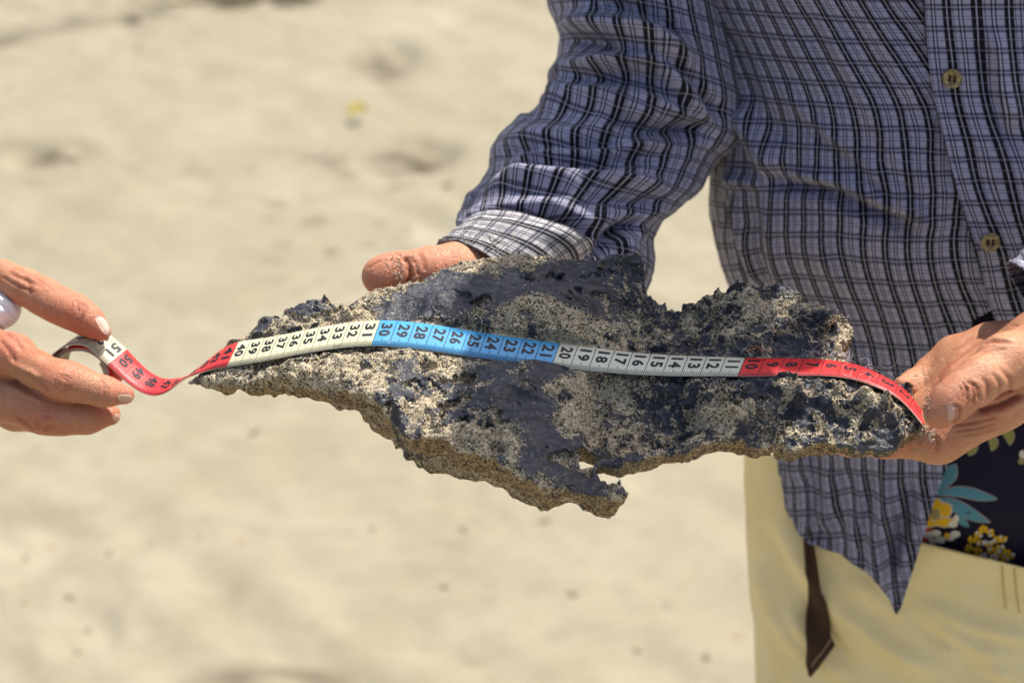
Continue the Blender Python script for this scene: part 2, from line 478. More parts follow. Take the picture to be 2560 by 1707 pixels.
# ------------------------------------------------------------------ the slab: frame and base surface
TILT = math.radians(13)
SO = P(1350, 870, 1.05)
EU = np.array([1.0, 0, 0]); EV = np.array([0, math.cos(TILT), math.sin(TILT)]); EW = np.array([0, -math.sin(TILT), math.cos(TILT)])
def w0(u):
    du = np.clip(-0.080 - u, 0, None); dr = np.clip(u - 0.15, 0, None)
    return -2.6 * du ** 2 - 2.0 * dr ** 2
def on_slab(px, py, off=0.0):
    v = ray(px, py); w = 0.0
    for _ in range(25):
        t = (w - (CAM - SO) @ EW) / (v @ EW); p = CAM + v * t
        w = 0.5 * w + 0.5 * (float(w0((p - SO) @ EU)) + off)
    return p
def uvw(p):
    r = np.asarray(p) - SO; return np.stack([r @ EU, r @ EV, r @ EW], -1)
def slab_uv(px, py): return tuple(uvw(on_slab(px, py))[:2])

# ------------------------------------------------------------------ tape measure path
TW = 0.0185
TN = {0: (2308, 1062), 1: (2272, 1019), 2: (2234, 987), 3: (2187, 965), 4: (2140, 949), 5: (2092, 941), 6: (2045, 938), 7: (1992, 938), 8: (1943, 939), 9: (1893, 940), 10: (1844, 940),
      15: (1608, 936), 20: (1378, 916), 24: (1194, 893), 27: (1060, 874), 30: (928, 864), 32: (850, 869), 34: (776, 880), 36: (705, 893), 38: (635, 906), 40: (566, 917),
      41: (536, 922), 42: (509, 929), 43: (485, 937), 44: (461, 947), 45: (437, 965), 46: (409, 983), 47: (375, 987), 48: (337, 970), 49: (301, 941), 50: (269, 912), 51: (238, 884), 52: (207, 863)}
TO = {0: (9, -18), 1: (12, -24), 2: (13, -27), 3: (14, -31), 4: (15, -35), 5: (16, -38), 6: (17, -41), 7: (18, -43), 8: (19, -45), 9: (20, -46), 10: (20, -47), 15: (20, -52), 20: (22, -58), 24: (22, -60),
      27: (23, -62), 30: (23, -63), 32: (23, -62), 34: (23, -61), 36: (24, -60), 38: (26, -60), 40: (29, -60), 41: (29, -54), 42: (27, -42), 43: (24, -28), 44: (16, -14), 45: (22, -22), 46: (32, -36),
      47: (34, -39), 48: (38, -37), 49: (42, -35), 50: (45, -36), 51: (45, -35), 52: (44, -34)}
GAP = {0: .004, 1: .006, 2: .008, 3: .0085, 4: .008, 5: .0065, 6: .005, 7: .004, 8: .0035, 9: .003, 10: .003}
DEP = {44: 1.088, 45: 1.097, 46: 1.106, 47: 1.112, 48: 1.115, 49: 1.117, 50: 1.118, 51: 1.118, 52: 1.118}
ss, NE, FE = [], [], []
def far_edge(n, px, py, off):
    d = proj(n)[2]; lat_ = math.hypot(*off) * d / FPX
    dl = math.sqrt(max(TW ** 2 - lat_ ** 2, 0)); fx = px + off[0]; fy = py + off[1]
    f = P(fx, fy, d + dl); v = f - n
    return n + v / np.linalg.norm(v) * TW
for s_ in sorted(TN):
    px, py = TN[s_]
    n = P(px, py, DEP[s_]) if s_ in DEP else on_slab(px, py, GAP.get(s_, .0025))
    ss.append(s_); NE.append(n); FE.append(far_edge(n, px, py, TO[s_]))
for k in range(1, 36):                      # the rolled-up rest held in the fingers
    s_ = 52 + k; ph = -0.16 + 0.515 * k; sh = 1 - 0.006 * k - 0.05 * min(1, k / 9)
    px = 193 - 90 * sh * math.sin(ph); py = 942 - 82 * sh * math.cos(ph)
    n = P(px, py, 1.118 + 0.005 * min(1, k / 7)); ss.append(s_); NE.append(n); FE.append(far_edge(n, px, py, (44, -33)))
ss = np.array(ss, float); NE = np.array(NE); FE = np.array(FE)
TE = np.concatenate([NE, FE], 1)
def tape_pt(s, q, lift=0.0):
    s = np.asarray(s, float); q = np.asarray(q, float)
    a = cspl(ss, TE, s); b = cspl(ss, TE, s + 0.02); c = cspl(ss, TE, s - 0.02)
    n, f = a[..., :3], a[..., 3:]
    t = (b - c)[..., :3] + (b - c)[..., 3:]
    w = f - n; nor = np.cross(w, t); nor /= np.linalg.norm(nor, axis=-1, keepdims=True) + 1e-12
    return n + w * q[..., None] + nor * np.asarray(lift)[..., None]
_tn = tape_pt(np.array(20.0), np.array(0.5), np.array(1.0)) - tape_pt(np.array(20.0), np.array(0.5), np.array(0.0))
TSG = 1.0 if _tn @ FWD < 0 else -1.0

# ------------------------------------------------------------------ the slab mesh
BACK = [(454, 952), (500, 905), (530, 872), (555, 860), (577, 853), (617, 836), (640, 826), (649, 815), (653, 799), (672, 800), (689, 797), (700, 804), (718, 781), (740, 770), (758, 765), (766, 768), (772, 759), (787, 748), (819, 756), (834, 763), (850, 766),
        (881, 756), (906, 747), (931, 739), (993, 732), (1014, 718), (1079, 694), (1123, 680), (1206, 654), (1291, 652), (1378, 649), (1447, 645), (1516, 654), (1570, 660), (1603, 666), (1615, 693), (1611, 714),
        (1631, 721), (1645, 728), (1660, 722), (1668, 722), (1672, 735), (1702, 741), (1712, 733), (1740, 735), (1775, 730), (1790, 720), (1804, 723), (1818, 716), (1837, 716), (1861, 722), (1900, 722), (1943, 725), (1967, 727), (1996, 741), (1996, 752), (1978, 761), (1996, 770), (2033, 780),
        (2069, 788), (2118, 800), (2131, 831), (2118, 851), (2098, 860), (2110, 880), (2112, 905), (2180, 935), (2240, 953), (2268, 962), (2282, 990), (2296, 1030)]
FRONT = [(2297, 1058), (2270, 1078), (2240, 1098), (2204, 1108), (2131, 1098), (2069, 1090), (2008, 1100), (1959, 1118), (1930, 1112), (1886, 1120), (1861, 1105), (1820, 1098), (1763, 1104), (1735, 1120), (1694, 1130), (1661, 1122), (1600, 1132), (1548, 1148), (1525, 1142), (1508, 1140),
         (1497, 1152), (1504, 1180), (1532, 1203), (1560, 1232), (1545, 1240), (1493, 1224), (1424, 1208), (1378, 1206), (1309, 1196), (1266, 1172), (1245, 1145), (1200, 1130), (1140, 1118), (1090, 1096), (1035, 1085), (1000, 1058), (955, 1030),
         (920, 1003), (885, 975), (850, 955), (800, 946), (740, 946), (690, 940), (640, 944), (600, 944), (550, 948), (500, 953)]
def build_slab():
    poly = [slab_uv(a, b) for a, b in BACK + FRONT]
    pa = np.array(poly); h = 0.00066
    u0, v0_ = pa.min(0) - 0.006; u1, v1_ = pa.max(0) + 0.006
    us = np.arange(u0, u1, h).astype(np.float32); vs = np.arange(v0_, v1_, h).astype(np.float32)
    wlo, whi = -0.068, 0.020
    ws = np.arange(wlo, whi, h).astype(np.float32)
    U, Vv = np.meshgrid(us, vs, indexing='ij')
    d2, _ = seg_dist(U, Vv, poly, True)
    D = np.where(inside_poly(U, Vv, poly), -d2, d2)
    act_ = 0.35 + 0.9 * smooth01(noise2(us, vs, 0.016, 0.016, 34) + 0.4)
    D -= 0.0008
    D += 0.0014 * noise2(us, vs, 0.011, 0.011, 31) + act_ * (0.0008 * noise2(us, vs, 0.0046, 0.0042, 32) + 0.0006 * noise2(us, vs, 0.0021, 0.0019, 33))
    hole = [slab_uv(a, b) for a, b in ((1450, 1108), (1462, 1106), (1488, 1118), (1486, 1126), (1472, 1130), (1455, 1132))]
    dh, _ = seg_dist(U, Vv, hole, True); Dh = np.where(inside_poly(U, Vv, hole), -dh, dh)
    D = np.maximum(D, -(Dh - 0.0004))
    ins = D < 0; lab = np.zeros_like(ins); a, b = slab_uv(1350, 850)
    lab[int((a - us[0]) / h), int((b - vs[0]) / h)] = True
    for _ in range(1500):                      # keep one connected piece, drop stray crumbs
        g = lab.copy(); g[1:] |= lab[:-1]; g[:-1] |= lab[1:]; g[:, 1:] |= lab[:, :-1]; g[:, :-1] |= lab[:, 1:]; g &= ins
        if (g == lab).all(): break
        lab = g
    near_ = lab.copy()
    for _ in range(3):
        near_[1:] |= near_[:-1]; near_[:-1] |= near_[1:]; near_[:, 1:] |= near_[:, :-1]; near_[:, :-1] |= near_[:, 1:]
    D = np.where(ins & ~lab, 0.004, D); D = np.where(~near_, np.maximum(D, 0.0045), D)
    T = np.asarray(w0(U), np.float64)
    # big relief
    def bump(px, py, rx, ry, amp, rot=0):
        a, b = slab_uv(px, py); s = 1 / 4740.0
        c, sn = math.cos(rot), math.sin(rot); x = (U - a) / (rx * s); y = (Vv - b) / (ry * s * 1.45)
        return amp * np.exp(-((c * x + sn * y) ** 2 + (-sn * x + c * y) ** 2))
    for q in ((1330, 760, 240, 90, .010), (1120, 760, 160, 90, .005), (1560, 690, 80, 45, .008), (1300, 1000, 140, 120, .006), (1620, 800, 130, 110, -.008), (1640, 1010, 150, 90, -.004), (1800, 830, 160, 60, -.003),
              (1950, 980, 65, 28, .009), (2090, 1000, 70, 30, .009), (2200, 1030, 70, 32, .009), (1830, 1035, 60, 28, .009), (2020, 1060, 60, 24, -.004), (2150, 1075, 70, 26, .004), (1370, 1030, 90, 110, .004), (1450, 1180, 90, 50, -.003),
              (1480, 1060, 45, 80, -.005), (1020, 900, 70, 40, .003), (1100, 1000, 90, 50, -.003), (980, 1000, 60, 40, .003), (2050, 790, 70, 30, .002), (1900, 760, 90, 30, .001), (1160, 1070, 60, 40, .003),
              (1225, 1010, 35, 30, .004), (1030, 1020, 45, 25, .004), (700, 850, 120, 40, .002), (760, 775, 40, 20, .0022), (665, 808, 25, 16, .0018)):
        T += bump(*q)
    n1 = noise2(us, vs, 0.035, 0.03, 41); n2 = noise2(us, vs, 0.014, 0.011, 42); n3 = noise2(us, vs, 0.006, 0.005, 43); n4 = noise2(us, vs, 0.0026, 0.0023, 44); n5 = noise2(us, vs, 0.0014, 0.0012, 45)
    # amount of sand (1) against bare black fossil (0)
    M = 0.50 + 0.22 * n1 + 0.34 * n2 + 0.36 * n3 + 0.30 * n4
    for q in ((1230, 760, 190, 40, -1.3), (1100, 770, 80, 45, -.4), (1400, 740, 130, 45, -1.2), (1380, 690, 170, 26, -.7), (1560, 680, 60, 22, -.8), (1330, 1000, 75, 120, -1.1), (1390, 930, 60, 50, -.6), (1390, 1150, 110, 45, -.65), (1480, 1190, 60, 40, -.6),
              (1165, 1040, 60, 28, -.95), (1010, 905, 45, 40, -.7), (1080, 965, 90, 22, -.6), (985, 1000, 45, 16, -.75), (1700, 990, 150, 26, -.7, .2), (1900, 870, 150, 22, -.6, -.2), (1980, 745, 50, 14, -.9), (1830, 725, 40, 12, -.5), (1955, 975, 40, 24, -.6),
              (2190, 990, 50, 18, -.4), (2030, 1010, 40, 12, -.4), (2240, 1085, 45, 22, -.4), (1700, 905, 80, 22, -.4), (770, 765, 40, 18, -1.0), (660, 808, 30, 16, -1.0), (850, 770, 55, 14, -.8), (960, 790, 70, 18, -.5), (1530, 1075, 40, 20, -.6, -.7), (2080, 800, 60, 12, -.7),
              (1050, 880, 55, 28, .8), (1010, 715, 90, 14, .7), (1200, 690, 60, 14, .6), (900, 790, 70, 16, .45), (750, 930, 130, 25, .7), (1100, 925, 45, 22, .6), (1560, 800, 90, 60, .6), (1720, 760, 150, 24, .35), (1560, 1000, 70, 70, .7), (1640, 1090, 110, 40, .5),
              (1800, 1035, 60, 30, 1.0), (1990, 985, 55, 18, .6), (2110, 1015, 55, 18, .7), (2195, 1055, 45, 18, .7), (2100, 1000, 40, 20, .5), (2110, 830, 25, 20, 1.2), (2080, 880, 50, 20, .6), (2130, 1060, 90, 24, .5), (1270, 830, 40, 12, .6), (1190, 775, 18, 12, .8), (1330, 790, 30, 14, .7), (1400, 800, 30, 18, .7), (1300, 960, 26, 18, .9),
              (1370, 1010, 22, 22, .8), (1240, 1090, 70, 20, .6), (700, 960, 200, 20, .6), (960, 950, 60, 25, .3)):
        M += bump(*q)
    rl = np.random.default_rng(23)
    for cx, cy, rx, ry, k in ((1055, 880, 45, 22, 7), (1200, 690, 50, 12, 4), (880, 790, 60, 12, 7), (760, 925, 110, 14, 9), (1810, 1035, 55, 22, 8), (2100, 1010, 90, 24, 16), (2200, 1050, 50, 22, 8), (2100, 850, 25, 20, 4), (1100, 930, 50, 20, 6), (1000, 1040, 60, 20, 6), (1980, 1000, 60, 20, 9), (1700, 780, 120, 30, 8), (1560, 1040, 60, 40, 6)):
        for _ in range(k):
            q = (rl.normal(cx, rx * .6), rl.normal(cy, ry * .6), rl.uniform(7, 20), rl.uniform(6, 13)); t_ = rl.uniform(0, 3)
            e = bump(*q, 1.0, t_); T += rl.uniform(.0010, .0030) * smooth01(e * 1.6); M += rl.choice([0.8, 0.8, -0.5]) * smooth01(e * 1.6)
    rgt = smooth01((U - slab_uv(1460, 900)[0]) / 0.02)
    warp = noise2(us, vs, 0.02, 0.02, 46)
    nf = noise2(us, vs, 0.015, 0.0065, 47) + 0.5 * warp; nf2 = noise2(us, vs, 0.007, 0.0035, 48) + 0.3 * n2
    fil = smooth01((0.16 - np.abs(nf)) / 0.12) * 0.9 + smooth01((0.14 - np.abs(nf2)) / 0.10) * 0.55
    fil = np.clip(fil * smooth01(0.55 + 0.8 * noise2(us, vs, 0.03, 0.03, 49)), 0, 1) * rgt
    pit = smooth01((noise2(us, vs, 0.0072, 0.0066, 50) + 0.35 * n4 - 0.24) / 0.10) * (1 - 0.6 * rgt) * smooth01(0.85 + noise2(us, vs, 0.03, 0.03, 53))
    blk = smooth01((0.6 - M) / 0.3)
    M = M - 0.75 * fil + 0.95 * pit * blk + rgt * (-0.24 + 0.40 * n5 + 0.15 * n4) + 0.25 * smooth01((slab_uv(1350, 1020)[1] - Vv) / 0.02) * (1 - rgt)
    T += 0.0016 * fil - 0.0030 * pit * blk
    bas = [slab_uv(a, b) for a, b in ((1453, 925), (1447, 1010), (1452, 1098), (1530, 1140), (1640, 1120), (1760, 1075), (1790, 1010), (1720, 955), (1600, 940))]
    db, _ = seg_dist(U, Vv, bas, True); db = np.where(inside_poly(U, Vv, bas), db, 0)
    T -= 0.0095 * smooth01(db / 0.008)
    st_ = [slab_uv(a, b) for a, b in ((1612, 660), (1600, 730), (1560, 790), (1520, 850), (1530, 900), (1900, 900), (1900, 660))]
    db, _ = seg_dist(U, Vv, st_, True); db = np.where(inside_poly(U, Vv, st_), db, 0)
    T -= 0.0060 * smooth01(db / 0.009) * smooth01((slab_uv(1830, 800)[0] - U) / 0.03)
    Ms = smooth01((M - 0.35) / 0.4)
    rid = 1 - np.abs(n2); rid2 = 1 - np.abs(n3)
    rough = 0.25 + 0.75 * np.clip(Ms * 0.8 + smooth01((U - slab_uv(1500, 900)[0]) / 0.02), 0, 1)
    right = smooth01((U - slab_uv(1480, 900)[0]) / 0.03)
    T += 0.0030 * n1 + (0.0022 + 0.0002 * right) * n2 * (0.4 + 0.6 * rough) + (0.0018 + 0.0004 * right) * n3 * rough + (0.0012 + 0.0005 * right) * n4 * rough + 0.0006 * n5 * rough
    T += 0.0030 * smooth01((rid - 0.62) / 0.35) * (1 - Ms) * rough - 0.0016 * Ms * (1 - smooth01(np.abs(n2) * 1.5))
    T += 0.0020 * smooth01((rid2 - 0.7) / 0.3) * rough * (0.6 + 0.5 * n2)
    T -= 0.0019 * smooth01((M - 0.40) / 0.22)
    # stay under the tape where it lies on the surface
    sv = np.linspace(0, 44, 900); qv = np.linspace(-0.05, 1.05, 9)
    S_, Q_ = np.meshgrid(sv, qv, indexing='ij'); tp = uvw(tape_pt(S_, Q_))
    lim = np.full(T.shape, 1.0)
    ii = np.round((tp[..., 0] - us[0]) / h).astype(int); jj = np.round((tp[..., 1] - vs[0]) / h).astype(int)
    for a in range(-3, 4):
        for b in range(-3, 4):
            i2 = np.clip(ii + a, 0, len(us) - 1); j2 = np.clip(jj + b, 0, len(vs) - 1)
            np.minimum.at(lim, (i2, j2), tp[..., 2] - 0.0008)
    touch = (S_ > 10)
    T = np.minimum(T, lim)
    # thickness
    tk = np.interp(U, [slab_uv(454, 950)[0], slab_uv(560, 930)[0], slab_uv(760, 900)[0], slab_uv(1000, 900)[0], slab_uv(1300, 900)[0], slab_uv(1560, 900)[0], slab_uv(1900, 900)[0], slab_uv(2290, 1000)[0]],
                   [.004, .012, .021, .022, .021, .0145, .014, .014])
    tk = tk * (1 + 0.18 * n1 + 0.10 * n2) + bump(1440, 1210, 150, 60, .007) + bump(1100, 1080, 160, 50, .004) + bump(1530, 1225, 70, 40, .005)
    Bt = np.asarray(w0(U)) - tk + 0.3 * (T - w0(U)) + 0.0016 * noise2(us, vs, 0.008, 0.008, 51) + 0.0005 * noise2(us, vs, 0.0035, 0.0035, 52)
    Bt = np.minimum(Bt, T - 0.003)
    F = np.empty((len(us), len(vs), len(ws)), np.float32)
    rough3 = 0.0017 * noise3(us, vs, ws, 0.0085, 61) + 0.0008 * noise3(us, vs, ws, 0.0047, 62) + 0.0004 * noise3(us, vs, ws, 0.0016, 63)
    D = D - 0.0020 * smooth01((slab_uv(1120, 900)[0] - U) / 0.05)
    T3 = T.astype(np.float32)[..., None]; W3 = ws[None, None, :]
    lw = smooth01((slab_uv(1120, 900)[0] - us) / 0.05).astype(np.float32)[:, None, None]
    side = D.astype(np.float32)[..., None] + 0.22 * np.clip(T3 - W3, 0, 0.02) + (0.75 + 0.9 * lw) * rough3
    top = W3 - T3; bot = Bt.astype(np.float32)[..., None] - W3 + rough3
    F = -smin(-side, -np.maximum(top, bot), 0.0016 + 0.007 * lw)
    del rough3, top, bot, side
    V, Q = surface_nets(F, np.array([us[0], vs[0], ws[0]], float), h); del F
    N = vnormals(V, Q)
    i = np.clip(np.round((V[:, 0] - us[0]) / h).astype(int), 0, len(us) - 1); j = np.clip(np.round((V[:, 1] - vs[0]) / h).astype(int), 0, len(vs) - 1)
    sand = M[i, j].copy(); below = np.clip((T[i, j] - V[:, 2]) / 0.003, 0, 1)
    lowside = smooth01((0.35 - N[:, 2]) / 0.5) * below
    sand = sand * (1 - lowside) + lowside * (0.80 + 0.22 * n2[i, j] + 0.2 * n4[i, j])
    Wd = SO + V[:, :1] * EU + V[:, 1:2] * EV + V[:, 2:] * EW
    return Wd, Q, sand, lowside
SV, SQ, SSAND, SLOW = build_slab()

def slab_material():
    m = Mat('fossil_and_sand', 0.6, 0.55)
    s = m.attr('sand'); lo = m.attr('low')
    f1 = m.noise(520, 3, 0.7); f2 = m.noise(150, 3, 0.6)
    k = m.math('ADD', s, m.math('MULTIPLY', m.math('SUBTRACT', f1, 0.5), 0.9)); k = m.math('ADD', k, m.math('MULTIPLY', m.math('SUBTRACT', f2, 0.5), 1.3))
    cell = m.voro(1150, out='Color'); cv = m.n.new('ShaderNodeSeparateColor'); m.link(cell, cv.inputs[0])
    mask = m.ramp(m.math('SUBTRACT', k, m.math('MULTIPLY', cv.outputs[2], 0.50)), [(0.12, 0.0), (0.20, 1.0)])
    grain = m.ramp(cv.outputs[0], [(0.0, (0.035, 0.03, 0.025)), (0.12, (0.15, 0.11, 0.07)), (0.22, (0.46, 0.38, 0.25)), (0.50, (0.62, 0.53, 0.37)), (0.80, (0.76, 0.69, 0.54))], 'CONSTANT')
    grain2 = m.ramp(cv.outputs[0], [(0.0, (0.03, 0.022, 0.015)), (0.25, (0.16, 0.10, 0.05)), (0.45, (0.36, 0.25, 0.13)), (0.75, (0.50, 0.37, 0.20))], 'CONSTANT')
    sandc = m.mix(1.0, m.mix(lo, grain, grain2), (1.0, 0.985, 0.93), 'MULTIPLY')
    sandc = m.mix(m.ramp(m.noise(60, 3), [(0.45, 0.0), (0.75, 0.35)]), sandc, (0.27, 0.22, 0.155))
    sandc = m.mix(m.ramp(m.noise(210, 3, 0.7), [(0.52, 0.0), (0.66, 0.6)]), sandc, (0.09, 0.075, 0.055))
    sandc = m.mix(m.ramp(m.noise(120, 3, 0.7), [(0.58, 0.0), (0.72, 0.6)]), sandc, (0.74, 0.66, 0.50))
    st = m.noise(90, 5, 0.7, m.scale((0.35, 1.6, 1.2)), 1.0)
    black = m.mix(m.ramp(st, [(0.3, 0.0), (0.7, 1.0)]), (0.007, 0.0075, 0.011), (0.055, 0.058, 0.074))
    dust = m.math('MULTIPLY', m.ramp(m.noise(70, 5, 0.75, None, 0.6), [(0.52, 0.0), (0.70, 0.45)]), m.ramp(m.noise(700, 3, 0.8), [(0.40, 0.1), (0.62, 1.0)]))
    black = m.mix(dust, black, (0.30, 0.27, 0.22))
    col = m.mix(mask, black, sandc)
    rg = m.mix(mask, m.ramp(st, [(0.3, 0.26), (0.7, 0.46)]), 0.92)
    hb = m.math('ADD', m.math('MULTIPLY', m.voro(1150), m.math('MULTIPLY', mask, -1.0)), m.math('ADD', m.math('MULTIPLY', m.math('ADD', st, f1), 0.35), m.math('MULTIPLY', m.noise(260, 4, 0.7, None, 0.8), 1.6)))
    return m.fin(col, m.bump(hb, 0.9, 0.0010), rg)
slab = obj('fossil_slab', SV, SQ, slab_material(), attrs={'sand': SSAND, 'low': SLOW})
tag(slab, 'large flat black fossil slab crusted with sand, held up between two hands', 'fossil')

def octa(c, r, q):
    V = np.array([[1, 0, 0], [-1, 0, 0], [0, 1, 0], [0, -1, 0], [0, 0, 1], [0, 0, -1]], float)
    return c[:, None, :] + (V[None] * r[:, None, None]) @ np.swapaxes(q, 1, 2)
OF = np.array([[0, 2, 4], [2, 1, 4], [1, 3, 4], [3, 0, 4], [2, 0, 5], [1, 2, 5], [3, 1, 5], [0, 3, 5]])
def grains(name, pts, nor, rmin, rmax, mat, parent, seed):
    r = np.random.default_rng(seed); n = len(pts)
    A = r.normal(size=(n, 3, 3)); q, _ = np.linalg.qr(A)
    rad = r.uniform(rmin, rmax, n); c = pts + nor * rad[:, None] * 0.35
    q = q * r.uniform(0.7, 1.15, (n, 1, 3))
    V = octa(c, rad, q).reshape(-1, 3); F = (np.arange(n)[:, None, None] * 6 + OF[None]).reshape(-1, 3)
    o = obj(name, V, F, mat, parent, smooth=False); o['kind'] = 'stuff'; return o
def grain_material():
    m = Mat('loose_sand_grains', 0.6, 0.5)
    c = m.voro(700, out='Color'); s = m.n.new('ShaderNodeSeparateColor'); m.link(c, s.inputs[0])
    return m.fin(m.ramp(s.outputs[0], [(0.0, (0.10, 0.07, 0.04)), (0.12, (0.45, 0.34, 0.20)), (0.45, (0.66, 0.55, 0.38)), (0.8, (0.78, 0.72, 0.58))], 'CONSTANT'))
GRAIN = grain_material()
_N = vnormals(SV, SQ)
_up = (_N[:, 2] > 0.1)
_w = np.clip(SSAND, 0.03, 0.8) * _up
_pick = rng.choice(len(SV), 22000, replace=False, p=_w / _w.sum())
grains('sand_grains', SV[_pick], _N[_pick], 0.00022, 0.00052, GRAIN, slab, 5)

def slab_bits():
    spx, spy, _d = proj(SV); up = _N[:, 2] > 0.35
    m = Mat('black_fossil_flake', 0.32, 0.5); n = m.noise(260, 4, 0.7); n2 = m.noise(900, 3, 0.7)
    c = m.mix(n, (0.005, 0.0055, 0.008), (0.035, 0.037, 0.047)); c = m.mix(m.ramp(n2, [(0.60, 0.0), (0.68, 0.8)]), c, (0.42, 0.36, 0.26))
    FL = m.fin(c, m.bump(n, 0.8, 0.001), m.ramp(n, [(0.3, 0.25), (0.7, 0.5)]))
    r = np.random.default_rng(21)
    def pick(cx, cy, rx, ry, k):
        w = np.exp(-((spx - cx) / rx) ** 2 - ((spy - cy) / ry) ** 2) * up
        if w.sum() < 1e-9: return []
        return r.choice(len(SV), k, p=w / w.sum())
    tp = tape_pt(np.repeat(np.linspace(0, 43, 90), 3), np.tile([0.0, 0.5, 1.0], 90))
    def clear(p, rad): return np.min(np.linalg.norm(tp - p, axis=1)) > rad + 0.004
    for cx, cy, rx, ry, k in ((1165, 1040, 45, 22, 7), (1000, 1000, 50, 16, 6), (1040, 950, 60, 16, 4), (1370, 960, 60, 60, 7), (1880, 760, 120, 20, 7), (1980, 985, 90, 18, 8), (2150, 1000, 80, 20, 8), (760, 770, 60, 14, 6), (660, 810, 30, 12, 3), (1700, 990, 120, 30, 7), (1550, 680, 60, 16, 4), (1330, 700, 120, 18, 5), (1600, 860, 120, 40, 5), (2060, 800, 40, 14, 4)):
        for v in pick(cx, cy, rx, ry, k):
            R = r.uniform(0.0022, 0.0058)
            if not clear(SV[v], R): continue
            nn = _N[v] + r.normal(0, 0.35, 3); nn /= np.linalg.norm(nn); a = np.cross(nn, [0.3, 0.5, 0.2]); a /= np.linalg.norm(a); b = np.cross(nn, a); q = 9
            an = np.sort(r.uniform(0, 2 * math.pi, q)); rr = R * r.uniform(0.45, 1.1, q); el = r.uniform(0.45, 0.9)
            base = SV[v] - nn * 0.0004; ring = base + np.outer(rr * np.cos(an), a) + np.outer(el * rr * np.sin(an), b)
            mid = base + np.outer(0.5 * rr * np.cos(an), a) + np.outer(0.5 * el * rr * np.sin(an), b) + nn * (0.0011 + 0.0006 * r.random((q, 1))); top = ring + nn * 0.0006
            V = np.concatenate([ring - nn * 0.0015, top, mid, [base + nn * r.uniform(0.0010, 0.0018)]]); k1 = np.arange(q); k2 = (k1 + 1) % q
            F = [[i, j, q + j, q + i] for i, j in zip(k1, k2)] + [[q + i, q + j, 2 * q + j, 2 * q + i] for i, j in zip(k1, k2)] + [[2 * q + i, 2 * q + j, 3 * q] for i, j in zip(k1, k2)]
            obj('black_flake', V, F, FL, slab, smooth=False)
slab_bits()

# ------------------------------------------------------------------ tape measure
def tape_surface(name, col):
    m = Mat(name, 0.38, 0.5); n = m.noise(500, 4, 0.6); n2 = m.noise(60, 3)
    c = m.mix(n2, tuple(x * 0.9 for x in col), tuple(min(1, x * 1.06) for x in col))
    c = m.mix(m.ramp(n, [(0.62, 0.0), (0.78, 0.35)]), c, (0.35, 0.30, 0.22))
    return m.fin(c, m.bump(n, 0.12, 0.0002), m.ramp(n2, [(0.3, 0.32), (0.7, 0.48)]))
T_RED = tape_surface('tape_red', (0.68, 0.035, 0.035)); T_WHT = tape_surface('tape_white', (0.60, 0.62, 0.50)); T_BLU = tape_surface('tape_blue', (0.07, 0.35, 0.66))
T_CRM = tape_surface('tape_cream', (0.70, 0.66, 0.42)); T_EDG = tape_surface('tape_edge', (0.62, 0.55, 0.42)); T_BCK = tape_surface('tape_back', (0.10, 0.065, 0.045)); T_BC2 = tape_surface('tape_back_cream', (0.45, 0.40, 0.27))
INK = plain('tape_ink', (0.018, 0.018, 0.026), 0.5, 0.3, 0.3, 900)
